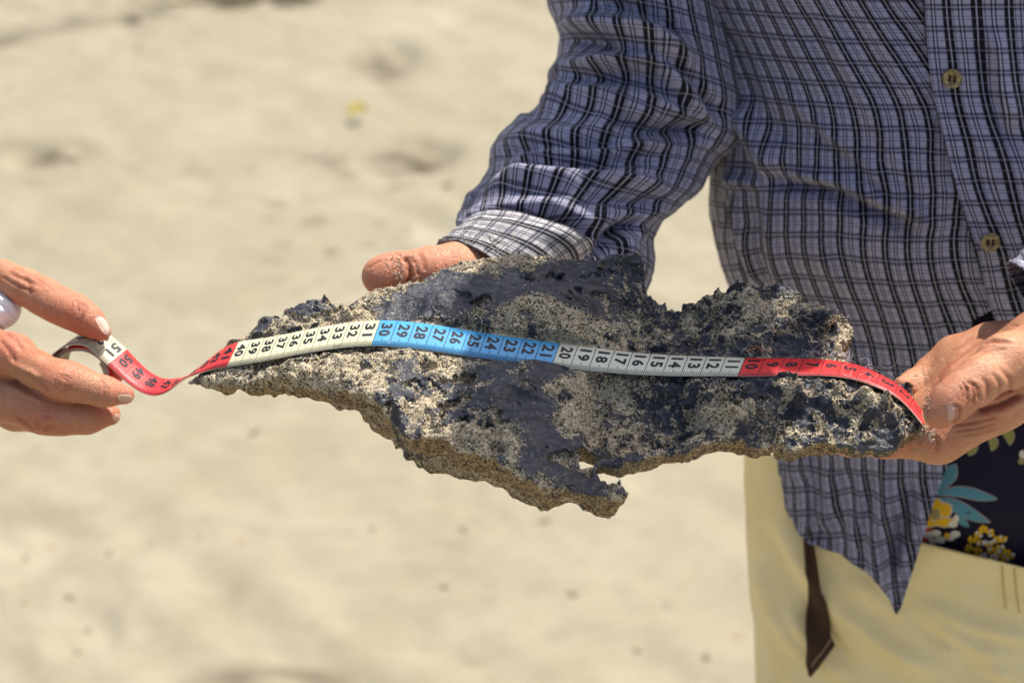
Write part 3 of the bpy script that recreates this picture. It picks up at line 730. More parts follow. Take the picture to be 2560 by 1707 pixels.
def build_tape():
    root = empty('tape_measure'); root.location = tape_pt(np.array(20.0), np.array(0.5))
    inv = -np.array(root.location)
    sv = np.unique(np.concatenate([np.linspace(0, 52, 521), np.linspace(52, ss[-1], 300), np.arange(0, 52, 10.0)])); nq = 5; th = 0.00038
    qv = np.linspace(0, 1, nq)
    S_, Q_ = np.meshgrid(sv, qv, indexing='ij')
    top = tape_pt(S_, Q_, np.zeros(S_.shape)); bot = tape_pt(S_, Q_, np.full(S_.shape, -th * TSG))
    ring = np.concatenate([top, bot[:, ::-1]], 1) + inv
    nr, nc = ring.shape[:2]
    F = grid_faces(nr, nc, True)
    mid = np.repeat((sv[:-1] + sv[1:]) / 2, nc); colj = np.tile(np.arange(nc), nr - 1)
    band = np.select([mid < 10, mid < 20, mid < 30, mid < 40, mid < 50, mid < 60, mid < 70, mid < 80], [0, 1, 2, 3, 0, 3, 0, 1], 3)
    fm = np.where(colj < nq - 1, band, np.where((colj == nq - 1) | (colj == nc - 1), 4, np.where((mid.astype(int) // 4) % 3 == 1, 6, 5)))
    Fl = F.tolist() + [list(range(nc))[::-1], [(nr - 1) * nc + k for k in range(nc)]]
    fm = np.concatenate([fm, [4, 4]])
    st = obj('tape_strip', ring.reshape(-1, 3), Fl, None, root, mats=[T_RED, T_WHT, T_BLU, T_CRM, T_EDG, T_BCK, T_BC2], fmat=fm)
    es = st.data
    # printed ticks
    B = Bag(); up = 0.00007 * TSG
    def tick(s, q0, q1, w):
        nseg = 4 if q1 > 0.5 else 1
        qq = np.linspace(q0, q1, nseg + 1)
        v = np.concatenate([tape_pt(np.full(nseg + 1, s - w), qq, np.full(nseg + 1, up)), tape_pt(np.full(nseg + 1, s + w), qq, np.full(nseg + 1, up))]) + inv
        B.add(v, [[k, k + 1, nseg + 2 + k, nseg + 1 + k] for k in range(nseg)])
    for mm in range(1, 536):
        s = mm / 10
        if mm % 10 == 0: tick(s, 0.0, 0.985, 0.020)
        elif mm % 5 == 0: tick(s, 0.015, 0.30, 0.016)
        else: tick(s, 0.015, 0.20, 0.015)
    t = B.build('tick_marks', INK, root); t['kind'] = 'stuff'
    cu = bpy.data.curves.new('glyph', 'FONT'); co = bpy.data.objects.new('glyph', cu)
    def glyphs(txt, bold):
        cu.body = txt; cu.size = 1.0; cu.offset = bold; cu.resolution_u = 3; cu.fill_mode = 'FRONT'; cu.space_character = 1.12 if bold > .01 else 1.0
        me = bpy.data.meshes.new_from_object(co); V = np.array([v.co[:2] for v in me.vertices]); Fs = [list(p.vertices) for p in me.polygons]
        bpy.data.meshes.remove(me); return V, Fs
    for n in range(1, 54):
        V, Fs = glyphs(str(n), 0.04)
        lo, hi = V.min(0), V.max(0); V = (V - lo) / (hi - lo) - 0.5
        two = n > 9
        # reading runs from the far edge towards the ticks, glyph tops point to the zero end
        hs = 0.66 if two else 0.66; wq = 0.50 if two else 0.26
        if n == 1: wq = 0.10
        if n == 11: wq = 0.40
        s = n - 0.50 - V[:, 1] * hs; q = (0.63 if two else 0.64) - V[:, 0] * wq
        v = tape_pt(s, q, np.full(len(V), up * (4.0 if n > 40 else 1.0))) + inv
        obj('printed_number', v, Fs, INK, root, smooth=False)
    def line_text(txt, s0, s1, qa, qb):
        V, Fs = glyphs(txt, 0.0); lo, hi = V.min(0), V.max(0); V = (V - lo) / (hi - lo)
        v = tape_pt(s0 + V[:, 0] * (s1 - s0), qa + V[:, 1] * (qb - qa), np.full(len(V), up)) + inv
        obj('printed_lettering', v, Fs, INK, root, smooth=False)
    line_text('HECHO EN MEXICO', 1.25, 4.6, 0.96, 0.86)
    line_text('PHT', 32.5, 31.9, 0.03, 0.12)
    # lint fibres caught on the strip
    r = np.random.default_rng(3); B = Bag()
    for k in range(34):
        s = r.choice([r.normal(4.6, 0.5), r.normal(3.3, 0.35), r.normal(29.5, 0.8), r.normal(9.9, 0.15), r.normal(6.0, 1.0)]); q = r.choice([0.0, 1.0], p=[0.3, 0.7])
        b = tape_pt(np.array(s), np.array(q)); n = 14; t = np.linspace(0, 1, n); L = r.uniform(0.004, 0.010)
        a1, a2, a3 = r.uniform(0, 6.3, 3)
        pth = b + np.stack([L * t * math.cos(a1) + 0.0016 * np.sin(7 * t + a2), L * 0.5 * t * abs(math.sin(a1)) + 0.0016 * np.cos(6 * t + a3), 0.0012 + L * 0.55 * t + 0.0015 * np.sin(8 * t + a1)], 1)
        v, f = tube(pth, 0.00006, 4); B.add(v + inv, f)
    o = B.build('lint_fibres', plain('lint', (0.75, 0.73, 0.72), 0.9, 0.1), root); o['kind'] = 'stuff'
    tag(root, 'soft measuring tape in red, white, blue and cream bands lying across the slab', 'tape measure')
build_tape()

# ------------------------------------------------------------------ skin
def skin_material(name, base, red, pale):
    m = Mat(name, 0.45, 0.45)
    a = m.noise(35, 4, 0.6); b = m.noise(140, 4, 0.65); c = m.noise(620, 3, 0.6)
    col = m.mix(m.ramp(a, [(0.35, 0.0), (0.68, 1.0)]), base, red)
    col = m.mix(m.ramp(b, [(0.45, 0.0), (0.75, 0.45)]), col, pale)
    col = m.mix(m.ramp(c, [(0.66, 0.0), (0.80, 0.35)]), col, tuple(x * 0.55 for x in base))
    col = m.mix(m.math('MULTIPLY', m.attr('flush'), 0.55, True), col, (0.60, 0.175, 0.105))
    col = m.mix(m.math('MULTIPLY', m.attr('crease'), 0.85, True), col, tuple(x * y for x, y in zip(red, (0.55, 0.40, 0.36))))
    m.b.inputs['Subsurface Weight'].default_value = 0.18
    m.b.inputs['Subsurface Radius'].default_value = (1.0, 0.35, 0.18); m.b.inputs['Subsurface Scale'].default_value = 0.0035
    wr_ = m.noise(95, 5, 0.75, m.scale((2.6, 0.8, 1.3)), 0.8)
    wl = m.voro(430, 'DISTANCE_TO_EDGE', m.scale((1.5, 1.0, 0.55)))
    wl2 = m.voro(260, 'DISTANCE_TO_EDGE', m.scale((0.6, 1.0, 1.6)))
    lines = m.math('MULTIPLY', m.ramp(wl, [(0.0, 0.0), (0.09, 1.0)]), m.ramp(wl2, [(0.0, 0.0), (0.06, 1.0)]))
    col = m.mix(m.math('MULTIPLY', m.math('SUBTRACT', 1.0, lines), 0.28), col, tuple(x * y for x, y in zip(red, (0.62, 0.5, 0.45))))
    w = m.voro(900, 'DISTANCE_TO_EDGE'); w2 = m.voro(380, 'DISTANCE_TO_EDGE', m.scale((1, 1.7, 1.2)))
    hgt = m.math('ADD', m.math('ADD', m.math('MULTIPLY', lines, 0.9), m.ramp(w, [(0.0, 0.0), (0.15, 0.16)])), m.math('ADD', m.math('MULTIPLY', b, 0.6), m.math('MULTIPLY', wr_, 0.7)))
    return m.fin(col, m.bump(hgt, 0.36, 0.0008), m.ramp(b, [(0.3, 0.38), (0.7, 0.58)]))
SKIN_MAN = skin_material('tanned_skin', (0.56, 0.275, 0.145), (0.54, 0.205, 0.11), (0.71, 0.435, 0.28))
SKIN_OTH = skin_material('weathered_skin', (0.50, 0.235, 0.12), (0.47, 0.16, 0.08), (0.65, 0.37, 0.22))
NAIL = plain('finger_nail', (0.62, 0.36, 0.26), 0.3, 0.5, 0.06, 200)
NAIL_PALE = plain('pale_finger_nail', (0.76, 0.53, 0.44), 0.3, 0.5, 0.06, 200)

def apply_creases(V, Q, lst, extra=None):
    N = vnormals(V, Q); cr = np.zeros(len(V)); face = np.clip(-(N @ FWD) * 3, 0, 1)
    px, py, d = proj(V)
    disp = np.zeros(len(V))
    for item in lst:
        poly, wd, dep = item[:3]
        m = (px > min(p[0] for p in poly) - 25) & (px < max(p[0] for p in poly) + 25) & (py > min(p[1] for p in poly) - 25) & (py < max(p[1] for p in poly) + 25)
        if len(item) > 3: m &= (d > item[3]) & (d < item[4])
        if not m.any(): continue
        dd, par = seg_dist(px[m], py[m], poly)
        tp = smooth01(np.minimum(par, 1 - par) * 6 + 0.15)
        g = np.exp(-(dd / wd) ** 2) * tp * face[m]
        sh = np.exp(-((dd - 2.2 * wd) / (1.4 * wd)) ** 2) * tp * face[m]
        disp[m] += 1.4 * (-dep * g + 0.35 * dep * sh)
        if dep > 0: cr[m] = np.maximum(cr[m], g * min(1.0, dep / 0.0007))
    return V + N * disp[:, None], cr

def flush(V, pts):
    f = np.zeros(len(V))
    for px, py, d, r in pts: f = np.maximum(f, np.exp(-(np.linalg.norm(V - P(px, py, d), axis=1) / (r * d / FPX)) ** 2))
    return f

def nail(bvh, outline, name, mat, parent, label=None, rise=0.0004, inv=None):
    """a curved plate over the finger tip, inside the outline (pixel quad: root-left, root-right, tip-right, tip-left)"""
    a, b, c, d = [np.array(p, float) for p in outline]; n = 9; V = []; ok = True
    for i in range(n):
        for j in range(n):
            s, t = i / (n - 1), j / (n - 1)
            ss_, tt = s * 2 - 1, t * 2 - 1                     # rounded square
            x = ss_ * math.sqrt(1 - 0.28 * tt * tt); y = tt * math.sqrt(1 - 0.28 * ss_ * ss_)
            x = (x + 1) / 2; y = (y + 1) / 2
            p = (a * (1 - x) + b * x) * (1 - y) + (d * (1 - x) + c * x) * y
            l, nn = shoot(bvh, p[0], p[1])
            if l is None: V.append(None)
            else: V.append((l, nn, rise * (1 - 0.95 * max(abs(ss_), abs(tt)) ** 4)))
    good = [v for v in V if v]
    if len(good) < 20: return
    D0 = np.median([proj(v[0])[2] for v in good])
    L = np.array([v[0] if v and abs(proj(v[0])[2] - D0) < 0.008 else (np.nan,) * 3 for v in V]).reshape(n, n, 3); NN = np.array([v[1] if v else (0, 0, 1) for v in V]).reshape(n, n, 3); R = np.array([v[2] if v else 0 for v in V]).reshape(n, n)
    for _ in range(8):
        bad = np.isnan(L[..., 0])
        if not bad.any(): break
        for i, j in np.argwhere(bad):
            nb = [L[x, y] for x, y in ((i - 1, j), (i + 1, j), (i, j - 1), (i, j + 1)) if 0 <= x < n and 0 <= y < n and not np.isnan(L[x, y, 0])]
            if nb: L[i, j] = np.mean(nb, 0)
    nm = NN.mean((0, 1)); nm /= np.linalg.norm(nm)
    NN = NN * 0.5 + nm * 0.5
    top = L + NN * R[..., None]; bot = L - NN * 0.0008
    Vv = np.concatenate([top.reshape(-1, 3), bot.reshape(-1, 3)]); k = n * n
    if inv is not None: Vv = Vv + inv
    F = [list(f) for f in grid_faces(n, n)] + [[i + k for i in f[::-1]] for f in grid_faces(n, n)]
    bd = [i for i in range(n)] + [i * n + n - 1 for i in range(1, n)] + [(n - 1) * n + i for i in range(n - 2, -1, -1)] + [i * n for i in range(n - 2, 0, -1)]
    F += [[bd[i], bd[(i + 1) % len(bd)], bd[(i + 1) % len(bd)] + k, bd[i] + k] for i in range(len(bd))]
    o = obj(name, Vv, F, mat, parent)
    if label: o['label'] = label
    return o

# ------------------------------------------------------------------ the person at the left edge
def hand_sdf(lo_px, hi_px, dlo, dhi, h):
    c = np.array([P(a, b, d) for a in (lo_px[0], hi_px[0]) for b in (lo_px[1], hi_px[1]) for d in (dlo, dhi)])
    return Sdf(c.min(0), c.max(0), h)
def left_person():
    root = empty('person')
    S = hand_sdf((-330, 610), (370, 1130), 1.04, 1.24, 0.0010)
    palm = None
    wrist = (-300, 850, 1.19, 105)
    for mcp in ((-60, 868, 1.130, 66), (-70, 945, 1.132, 62), (-75, 985, 1.145, 56), (-85, 1005, 1.16, 48)):
        f = S.chain(C4([wrist, mcp]), 0.004); palm = f if palm is None else smin(palm, f, 0.014)
    palm = smin(palm, S.chain(C4([(-330, 850, 1.20, 105), wrist]), 0.004), 0.01)
    palm = smin(palm, S.chain(C4([(-230, 775, 1.18, 64), (-110, 690, 1.152, 44), (5, 689, 1.137, 36)]), 0.004), 0.010)
    S.F = palm
    S.add(S.chain(C4([(-60, 868, 1.130, 64), (30, 888, 1.110, 51), (92, 924, 1.10, 40), (150, 948, 1.095, 44), (178, 956, 1.095, 41), (212, 966, 1.095, 37), (262, 980, 1.095, 34), (313, 988, 1.097, 24)]), 0.006), 0.006)
    S.add(S.chain(C4([(-70, 945, 1.132, 60), (20, 1000, 1.115, 52), (66, 1018, 1.108, 46), (108, 1032, 1.105, 47), (140, 1038, 1.105, 42), (170, 1042, 1.105, 40), (220, 1044, 1.107, 36), (276, 1038, 1.11, 27)]), 0.006), 0.0025)
    S.add(S.chain(C4([(-75, 985, 1.145, 54), (40, 1030, 1.132, 44), (100, 1040, 1.132, 37), (170, 1036, 1.137, 31), (210, 1026, 1.14, 25)]), 0.005), 0.0025)
    S.add(S.chain(C4([(-85, 1005, 1.16, 46), (0, 1022, 1.162, 36), (70, 1024, 1.168, 29), (110, 1014, 1.168, 23)]), 0.004), 0.0025)
    S.add(S.chain(C4([(5, 689, 1.137, 37), (60, 716, 1.132, 42), (110, 742, 1.128, 43), (150, 765, 1.124, 40), (188, 782, 1.122, 41), (222, 803, 1.121, 33), (254, 829, 1.12, 23)]), 0.006), 0.007)
    S.F += 0.00035 * noise3(*S.ax, 0.007, 92) + 0.0004 * noise3(*S.ax, 0.013, 93)
    V, Q = S.mesh()
    ring = []
    for (x, y, r) in ((158, 957, 10), (158, 957, 18), (110, 1056, 10), (110, 1056, 18)):
        for a0 in (0.2, 2.2, 4.3):
            ring.append(([(x + r * 1.2 * math.cos(a0 + t), y + r * math.sin(a0 + t)) for t in np.linspace(0, 1.5, 6)], 3.0, 0.00035))
    cr = ring + [([(200, 752), (210, 770), (207, 792), (197, 808)], 3.5, 0.0005), ([(188, 748), (197, 766), (196, 786)], 3.0, 0.00045), ([(210, 757), (219, 772), (217, 786)], 3.0, 0.0004),
          ([(60, 690), (75, 715), (72, 742)], 6, 0.0005), ([(20, 680), (60, 700), (110, 716)], 5, 0.0004), ([(0, 690), (40, 712), (90, 735)], 4, 0.0003),
          ([(30, 668), (80, 690), (130, 722)], 4, 0.0003), ([(10, 830), (40, 850), (60, 880)], 5, 0.0005), ([(0, 850), (25, 880), (40, 910)], 5, 0.0004), ([(60, 930), (95, 950), (130, 985)], 5, 0.0003),
          ([(252, 950), (262, 970), (258, 995)], 3.0, 0.0004), ([(260, 951), (270, 972), (266, 997)], 3.0, 0.0003), ([(40, 1040), (70, 1062), (86, 1078)], 4, 0.0005), ([(10, 960), (60, 985), (110, 1008)], 6, -0.0006), ([(20, 905), (60, 925), (100, 948)], 8, -0.0007)]
    V, cre = apply_creases(V, Q, cr)
    # arm, shoulder and torso out of frame, joined into the same body mesh
    sh = np.array([-1.05, 0.28, 1.36]); el = np.array([-0.80, 0.16, 1.06]); wr = P(-300, 850, 1.19)
    Bd = Sdf((-1.45, 0.0, 0.0), (wr[0] + 0.05, 0.62, 1.75), 0.011)
    Bd.add(Bd.chain([(sh, .05), (el, .042), (wr - np.array([0.02, 0, 0]), .026)], .02), 0)
    pc = np.array([-1.14, 0.34, 0.0])
    Bd.add(Bd.chain([(pc + [0, 0, .95], .13), (pc + [0, 0, 1.15], .125), (pc + [0, 0, 1.34], .12)], .05), .04)
    Bd.add(Bd.chain([(pc + [0, 0, 1.35], .055), (pc + [0.03, 0, 1.50], .05)], .02), .03)
    Bd.add(Bd.ell(pc + [0.05, 0, 1.60], (.095, .078, .115)), .02)
    for sg in (-1, 1):
        Bd.add(Bd.chain([(pc + [0, .09 * sg, .92], .085), (pc + [0, .10 * sg, .48], .06), (pc + [-.02, .10 * sg, .08], .04), (pc + [.12, .10 * sg, .04], .035)], .02), .03)
    Bd.add(Bd.chain([(pc + [0, .17, 1.34], .05), (pc + [-.08, .25, 1.08], .042), (pc + [.03, .15, .90], .03)], .02), .02)
    V2, Q2 = Bd.mesh()
    body = obj('body', np.concatenate([V, V2]), np.concatenate([Q, Q2 + len(V)]), SKIN_OTH, root, attrs={'crease': np.concatenate([cre, np.zeros(len(V2))]), 'flush': np.concatenate([flush(V, ((255, 829, 1.12, 55), (315, 988, 1.096, 60), (278, 1040, 1.11, 60), (152, 947, 1.09, 55), (108, 1040, 1.10, 60), (195, 783, 1.12, 45), (20, 860, 1.10, 60))), np.zeros(len(V2))])})
    bv = tri_bvh(V, Q)
    nail(bv, [(233, 793), (252, 786), (287, 822), (268, 846)], 'thumb_nail', NAIL_PALE, root, 'long pale thumb nail')
    nail(bv, [(292, 982), (297, 1006), (338, 1005), (334, 984)], 'finger_nail', NAIL, root)
    nail(bv, [(287, 1028), (280, 1052), (300, 1056), (303, 1036)], 'finger_nail', NAIL, root)
    # white sun sleeve with its edge across the web of the thumb
    m = Mat('white_knit', 0.85, 0.2); n = m.noise(900, 2); wv = m.noise(55, 3)
    WHITE = m.fin(m.mix(wv, (0.86, 0.86, 0.87), (0.90, 0.90, 0.90)), m.bump(m.math('ADD', n, m.math('MULTIPLY', wv, 2.0)), 0.3, 0.0015))
    W = hand_sdf((-420, 640), (90, 1010), 1.06, 1.30, 0.0016)
    f = W.chain(C4([(-420, 850, 1.22, 118), (-240, 845, 1.18, 112), (-130, 800, 1.155, 82), (-50, 776, 1.139, 62), (4, 771, 1.135, 48)]), .006)
    nz = noise3(*W.ax, 0.010, 91) * 0.0007
    W.F = f + nz
    v1, q1 = W.mesh()
    v1, _ = apply_creases(v1, q1, [([(-20, 750), (22, 772), (40, 806)], 7, 0.0013), ([(-20, 785), (12, 798), (26, 816)], 6, 0.0011), ([(-10, 728), (30, 748), (48, 776)], 6, 0.0011), ([(-20, 768), (15, 785), (30, 812)], 5, 0.0008)])
    A = Sdf((-1.45, 0.0, 0.85), (P(-300, 850, 1.2)[0] + 0.05, 0.62, 1.50), 0.011)
    A.add(A.chain([(sh, .066), (el, .060), (P(-420, 850, 1.22), .040), (P(-330, 850, 1.20), .033)], .02), 0)
    A.add(A.chain([(pc + [0, 0, .93], .152), (pc + [0, 0, 1.15], .147), (pc + [0, 0, 1.33], .138)], .05), .04)
    A.add(A.chain([(pc + [0, .17, 1.34], .066), (pc + [-.08, .25, 1.08], .058), (pc + [.03, .16, .92], .045)], .02), .02)
    v2, q2 = A.mesh()
    sl = obj('sleeve', np.concatenate([v1, v2]), np.concatenate([q1, q2 + len(v1)]), WHITE, root); sl['label'] = 'white knit long sleeve with an opening for the thumb'
    Tr = Sdf((-1.4, .1, 0.0), (-.9, .6, 1.0), 0.014)
    for sg in (-1, 1): Tr.add(Tr.chain([(pc + [0, .09 * sg, .93], .115), (pc + [0, .10 * sg, .48], .085), (pc + [-.02, .10 * sg, .10], .065)], .02), .03)
    v3, q3 = Tr.mesh(); obj('trousers', v3, q3, plain('grey_cloth', (0.3, 0.3, 0.31), 0.9, 0.2), root)
    tag(root, 'person in a white sleeve at the left edge, fingers holding the rolled tape end', 'person')
left_person()

# ------------------------------------------------------------------ the man in the plaid shirt
MAN = empty('person')
tag(MAN, 'person in a dark plaid shirt and cream trousers holding the black slab with both hands', 'person')

def plaid(name, light, dark, along='v', sc=1.0, blue=0.0):
    m = Mat(name, 0.85, 0.25)
    sep = m.n.new('ShaderNodeSeparateXYZ'); m.link(m.tc.outputs['UV'], sep.inputs[0])
    u, v = sep.outputs[0], sep.outputs[1]
    per = 0.0146 * sc
    fu = m.math('FRACT', m.math('DIVIDE', u, per)); fv = m.math('FRACT', m.math('DIVIDE', v, per * 0.92))
    V_ = m.ramp(fu, [(0, 0.0), (0.15, 1.0), (0.185, 0.0), (0.335, 0.9), (0.38, 0.15), (0.41, 0.9), (0.565, 0.0), (0.61, 0.9), (0.69, 0.0), (0.735, 0.95)], 'CONSTANT')
    H_ = m.ramp(fv, [(0, 0.12), (0.14, 1.0), (0.18, 0.12), (0.32, 1.0), (0.56, 0.25), (0.60, 1.0), (0.69, 0.25), (0.73, 1.0)], 'CONSTANT')
    th = m.noise(1500, 2, 0.7); wv = m.noise(45, 3)
    lc = m.mix(wv, tuple(x * 0.90 for x in light), tuple(x * 1.08 for x in light))
    lc = m.mix(m.math('MULTIPLY', m.math('SUBTRACT', th, 0.5), 0.9, True), lc, (0.80, 0.78, 0.80))
    c = m.mix(V_, dark, lc)
    c = m.mix(1.0, c, m.mix(H_, (0.24, 0.24, 0.29), (1.0, 1.0, 1.0)), 'MULTIPLY')
    pale = m.math('MAXIMUM', m.ramp(fu, [(0, 0.0), (0.15, 0.75), (0.185, 0.0), (0.46, 0.35), (0.48, 0.0), (0.64, 0.6), (0.665, 0.0)], 'CONSTANT'), m.ramp(fv, [(0, 0.0), (0.14, 0.55), (0.175, 0.0), (0.64, 0.45), (0.665, 0.0)], 'CONSTANT'))
    c = m.mix(m.math('MULTIPLY', pale, 0.6), c, (0.60, 0.58, 0.66))
    wx = m.n.new('ShaderNodeTexWave'); wx.inputs['Scale'].default_value = 900; wx.inputs['Distortion'].default_value = 1.0; m.link(m.tc.outputs['UV'], wx.inputs['Vector'])
    m.b.inputs['Sheen Weight'].default_value = 0.15
    return m.fin(c, m.bump(m.math('ADD', th, m.math('MULTIPLY', wx.outputs['Fac'], 0.5)), 0.25, 0.0006))
PLAID = plaid('plaid_cotton', (0.36, 0.35, 0.47), (0.006, 0.006, 0.011))
PLAID_SUNLIT = plaid('worn_sunlit_plaid_cotton', (0.62, 0.59, 0.58), (0.05, 0.045, 0.05))  # worn cuff plaid, colour lightened further to stand for sunlight on it

def folds(V, N, lst, mask=None):
    px, py, d = proj(V); out = np.zeros(V.shape[:-1])
    for poly, wd, amp in lst:
        wd = wd * 1.2
        x0, x1 = min(p[0] for p in poly) - 3 * wd, max(p[0] for p in poly) + 3 * wd; y0, y1 = min(p[1] for p in poly) - 3 * wd, max(p[1] for p in poly) + 3 * wd
        m = (px > x0) & (px < x1) & (py > y0) & (py < y1)
        if not m.any(): continue
        dd, par = seg_dist(px[m], py[m], poly)
        tp = smooth01(np.minimum(par, 1 - par) * 4 + 0.05)
        out[m] += amp * tp * np.exp(-(dd / wd) ** 2)
    if mask is not None: out = out * mask
    return out

def solid_cloth(name, V, wrap, mat, parent, uv, th=0.0006, label=None, mats=None):
    nr, nc = V.shape[:2]
    o = obj(name, V.reshape(-1, 3), grid_faces(nr, nc, wrap, flip=True), mat, parent, uv=uv)
    md = o.modifiers.new('thickness', 'SOLIDIFY'); md.thickness = th; md.offset = -1
    if label: o['label'] = label
    return o

# --- torso profile shared by shirt, undershirt and trousers:  rows of  (py, left px, right px, front depth, depth radius)
TOR = np.array([(-1230, 2200, 2720, 1.115, .060), (-1130, 1990, 2950, 1.090, .085), (-950, 1800, 3120, 1.085, .105), (-650, 1690, 3220, 1.092, .120), (-300, 1665, 3230, 1.128, .128), (-100, 1700, 3200, 1.145, .132), (0, 1722, 3190, 1.153, .132), (67, 1742, 3180, 1.157, .132), (165, 1772, 3180, 1.161, .132),
                (268, 1796, 3180, 1.165, .132), (340, 1796, 3185, 1.168, .132), (400, 1789, 3190, 1.171, .133), (500, 1785, 3195, 1.178, .133), (600, 1791, 3200, 1.186, .133), (680, 1815, 3205, 1.193, .133), (760, 1850, 3210, 1.200, .132), (900, 1905, 3215, 1.212, .130),
                (1050, 1935, 3220, 1.226, .128), (1170, 1949, 3220, 1.238, .126), (1300, 1956, 3220, 1.250, .124), (1450, 1965, 3220, 1.262, .122), (1560, 1970, 3220, 1.270, .12)], float)
EDGE = [(-1230, 2440), (-600, 2330), (-200, 2300), (0, 2308), (120, 2318), (230, 2334), (380, 2368), (500, 2400), (640, 2440), (780, 2482), (860, 2515), (950, 2560), (1100, 2640), (1300, 2760)]
def torso_pt(th, py, off=0.0, front=None):
    """th: 0 left silhouette, pi/2 front, pi right, beyond = back"""
    py = np.asarray(py, float); r = cspl(TOR[:, 0], TOR[:, 1:], py)
    L, R, d, rd = r[..., 0], r[..., 1], r[..., 2], r[..., 3]
    d = d + off
    c = (L + R) / 2; hw = (R - L) / 2
    se = np.sin(th); ce = np.cos(th)
    sgn = np.sign(se) * np.abs(se) ** 0.82; cgn = np.sign(ce) * np.abs(ce) ** 0.92
    dep = d + rd - rd * sgn
    return P(c - hw * cgn * (d + rd) / dep, py, dep), hw * (d + rd) / FPX
SHIRT_FOLDS = [([(1845, 250), (1890, 345), (1925, 405), (1965, 425)], 26, .010), ([(1900, 420), (1950, 462), (2060, 478), (2140, 508), (2230, 545), (2320, 590)], 15, -.007), ([(1960, 430), (2060, 448), (2150, 478), (2240, 520), (2340, 572)], 18, .0055),
               ([(1800, 450), (1850, 452), (1920, 465)], 14, .004), ([(1930, 180), (2010, 290), (2110, 370), (2210, 460), (2300, 545), (2385, 600)], 15, .0040), ([(1960, 240), (2050, 345), (2150, 420), (2250, 520), (2330, 580)], 13, -.0035), ([(2060, 20), (2110, 150), (2180, 290), (2260, 420), (2350, 530)], 18, .003), ([(2180, 10), (2230, 140), (2290, 260)], 16, .0025),
               ([(2020, 20), (2060, 150), (2120, 280)], 16, -.0025), ([(1800, 480), (1810, 560), (1840, 660), (1880, 760)], 13, -.004), ([(1835, 480), (1840, 560), (1865, 640), (1900, 740)], 14, .004), ([(1880, 490), (1890, 580), (1900, 680), (1930, 780)], 14, -.003), ([(1930, 500), (1925, 600), (1950, 720), (1970, 820)], 16, .003),
               ([(1740, 0), (1770, 130), (1820, 240)], 18, .004), ([(1800, 10), (1840, 140), (1900, 270), (1990, 380)], 18, -.0025), ([(2000, 1170), (2010, 1290), (2060, 1370)], 18, -.004), ([(2120, 1150), (2115, 1260), (2090, 1340), (2100, 1420)], 18, -.005), ([(2080, 1150), (2070, 1260), (2050, 1340)], 16, .004),
               ([(2230, 1170), (2215, 1260), (2180, 1350), (2190, 1440), (2215, 1520)], 18, .006), ([(2180, 1160), (2165, 1260), (2145, 1350), (2150, 1420)], 15, -.004), ([(2290, 1180), (2270, 1270), (2235, 1360), (2215, 1440)], 14, -.005), ([(2330, 1190), (2300, 1280), (2260, 1370), (2235, 1480)], 12, .003),
               ([(2350, 120), (2380, 240), (2430, 400), (2480, 520)], 14, -.002), ([(2480, 60), (2500, 200), (2540, 330)], 22, .006), ([(2440, 40), (2470, 180), (2500, 300), (2555, 420)], 16, -.004), ([(2500, 640), (2530, 700), (2560, 760)], 14, -.003)]
TRO = np.array([(1060, 1868, 3290, 1.246, .128), (1230, 1868, 3290, 1.259, .130), (1300, 1868, 3290, 1.265, .131), (1340, 1869, 3290, 1.268, .132), (1420, 1876, 3290, 1.277, .133), (1500, 1883, 3290, 1.287, .134), (1600, 1890, 3290, 1.299, .135), (1707, 1896, 3290, 1.312, .135), (1850, 1905, 3285, 1.330, .135), (2050, 1920, 3270, 1.355, .132)], float)
def trouser_pt(TH, Y):
    r = cspl(TRO[:, 0], TRO[:, 1:], Y); L, R, d, rd = [r[..., k] for k in range(4)]
    se, ce = np.sin(TH), np.cos(TH); sg = np.sign(se) * np.abs(se) ** .82; cg = np.sign(ce) * np.abs(ce) ** .92
    dep = d + rd - rd * sg; return P((L + R) / 2 - (R - L) / 2 * cg * (d + rd) / dep, Y, dep)
_ty = np.linspace(1065, 1700, 60); _tx = np.linspace(1870, 2700, 300); _tt = np.linspace(0.0, 2.4, 500); _TD = np.zeros((60, 300))
for _i, _y in enumerate(_ty):
    _p = trouser_pt(_tt, np.full(500, _y)); _a, _b, _c = proj(_p); _TD[_i] = np.interp(_tx, _a, _c)
def trouser_depth(px, py):
    fy = np.clip((py - _ty[0]) / (_ty[1] - _ty[0]), 0, 58.999); fx = np.clip((px - _tx[0]) / (_tx[1] - _tx[0]), 0, 298.999)
    i = fy.astype(int); j = fx.astype(int); a = fy - i; b = fx - j
    return (_TD[i, j] * (1 - a) + _TD[i + 1, j] * a) * (1 - b) + (_TD[i, j + 1] * (1 - a) + _TD[i + 1, j + 1] * a) * b
def hem(px):
    return np.interp(px, [1700, 1940, 1952, 1960, 1985, 2005, 2040, 2110, 2180, 2205, 2220, 2232, 2290, 2330, 2372, 2420, 2482, 2560, 2700, 3300],
                     [1150, 1165, 1200, 1262, 1325, 1350, 1368, 1405, 1440, 1490, 1535, 1515, 1342, 1250, 1160, 1000, 800, 760, 760, 1150])
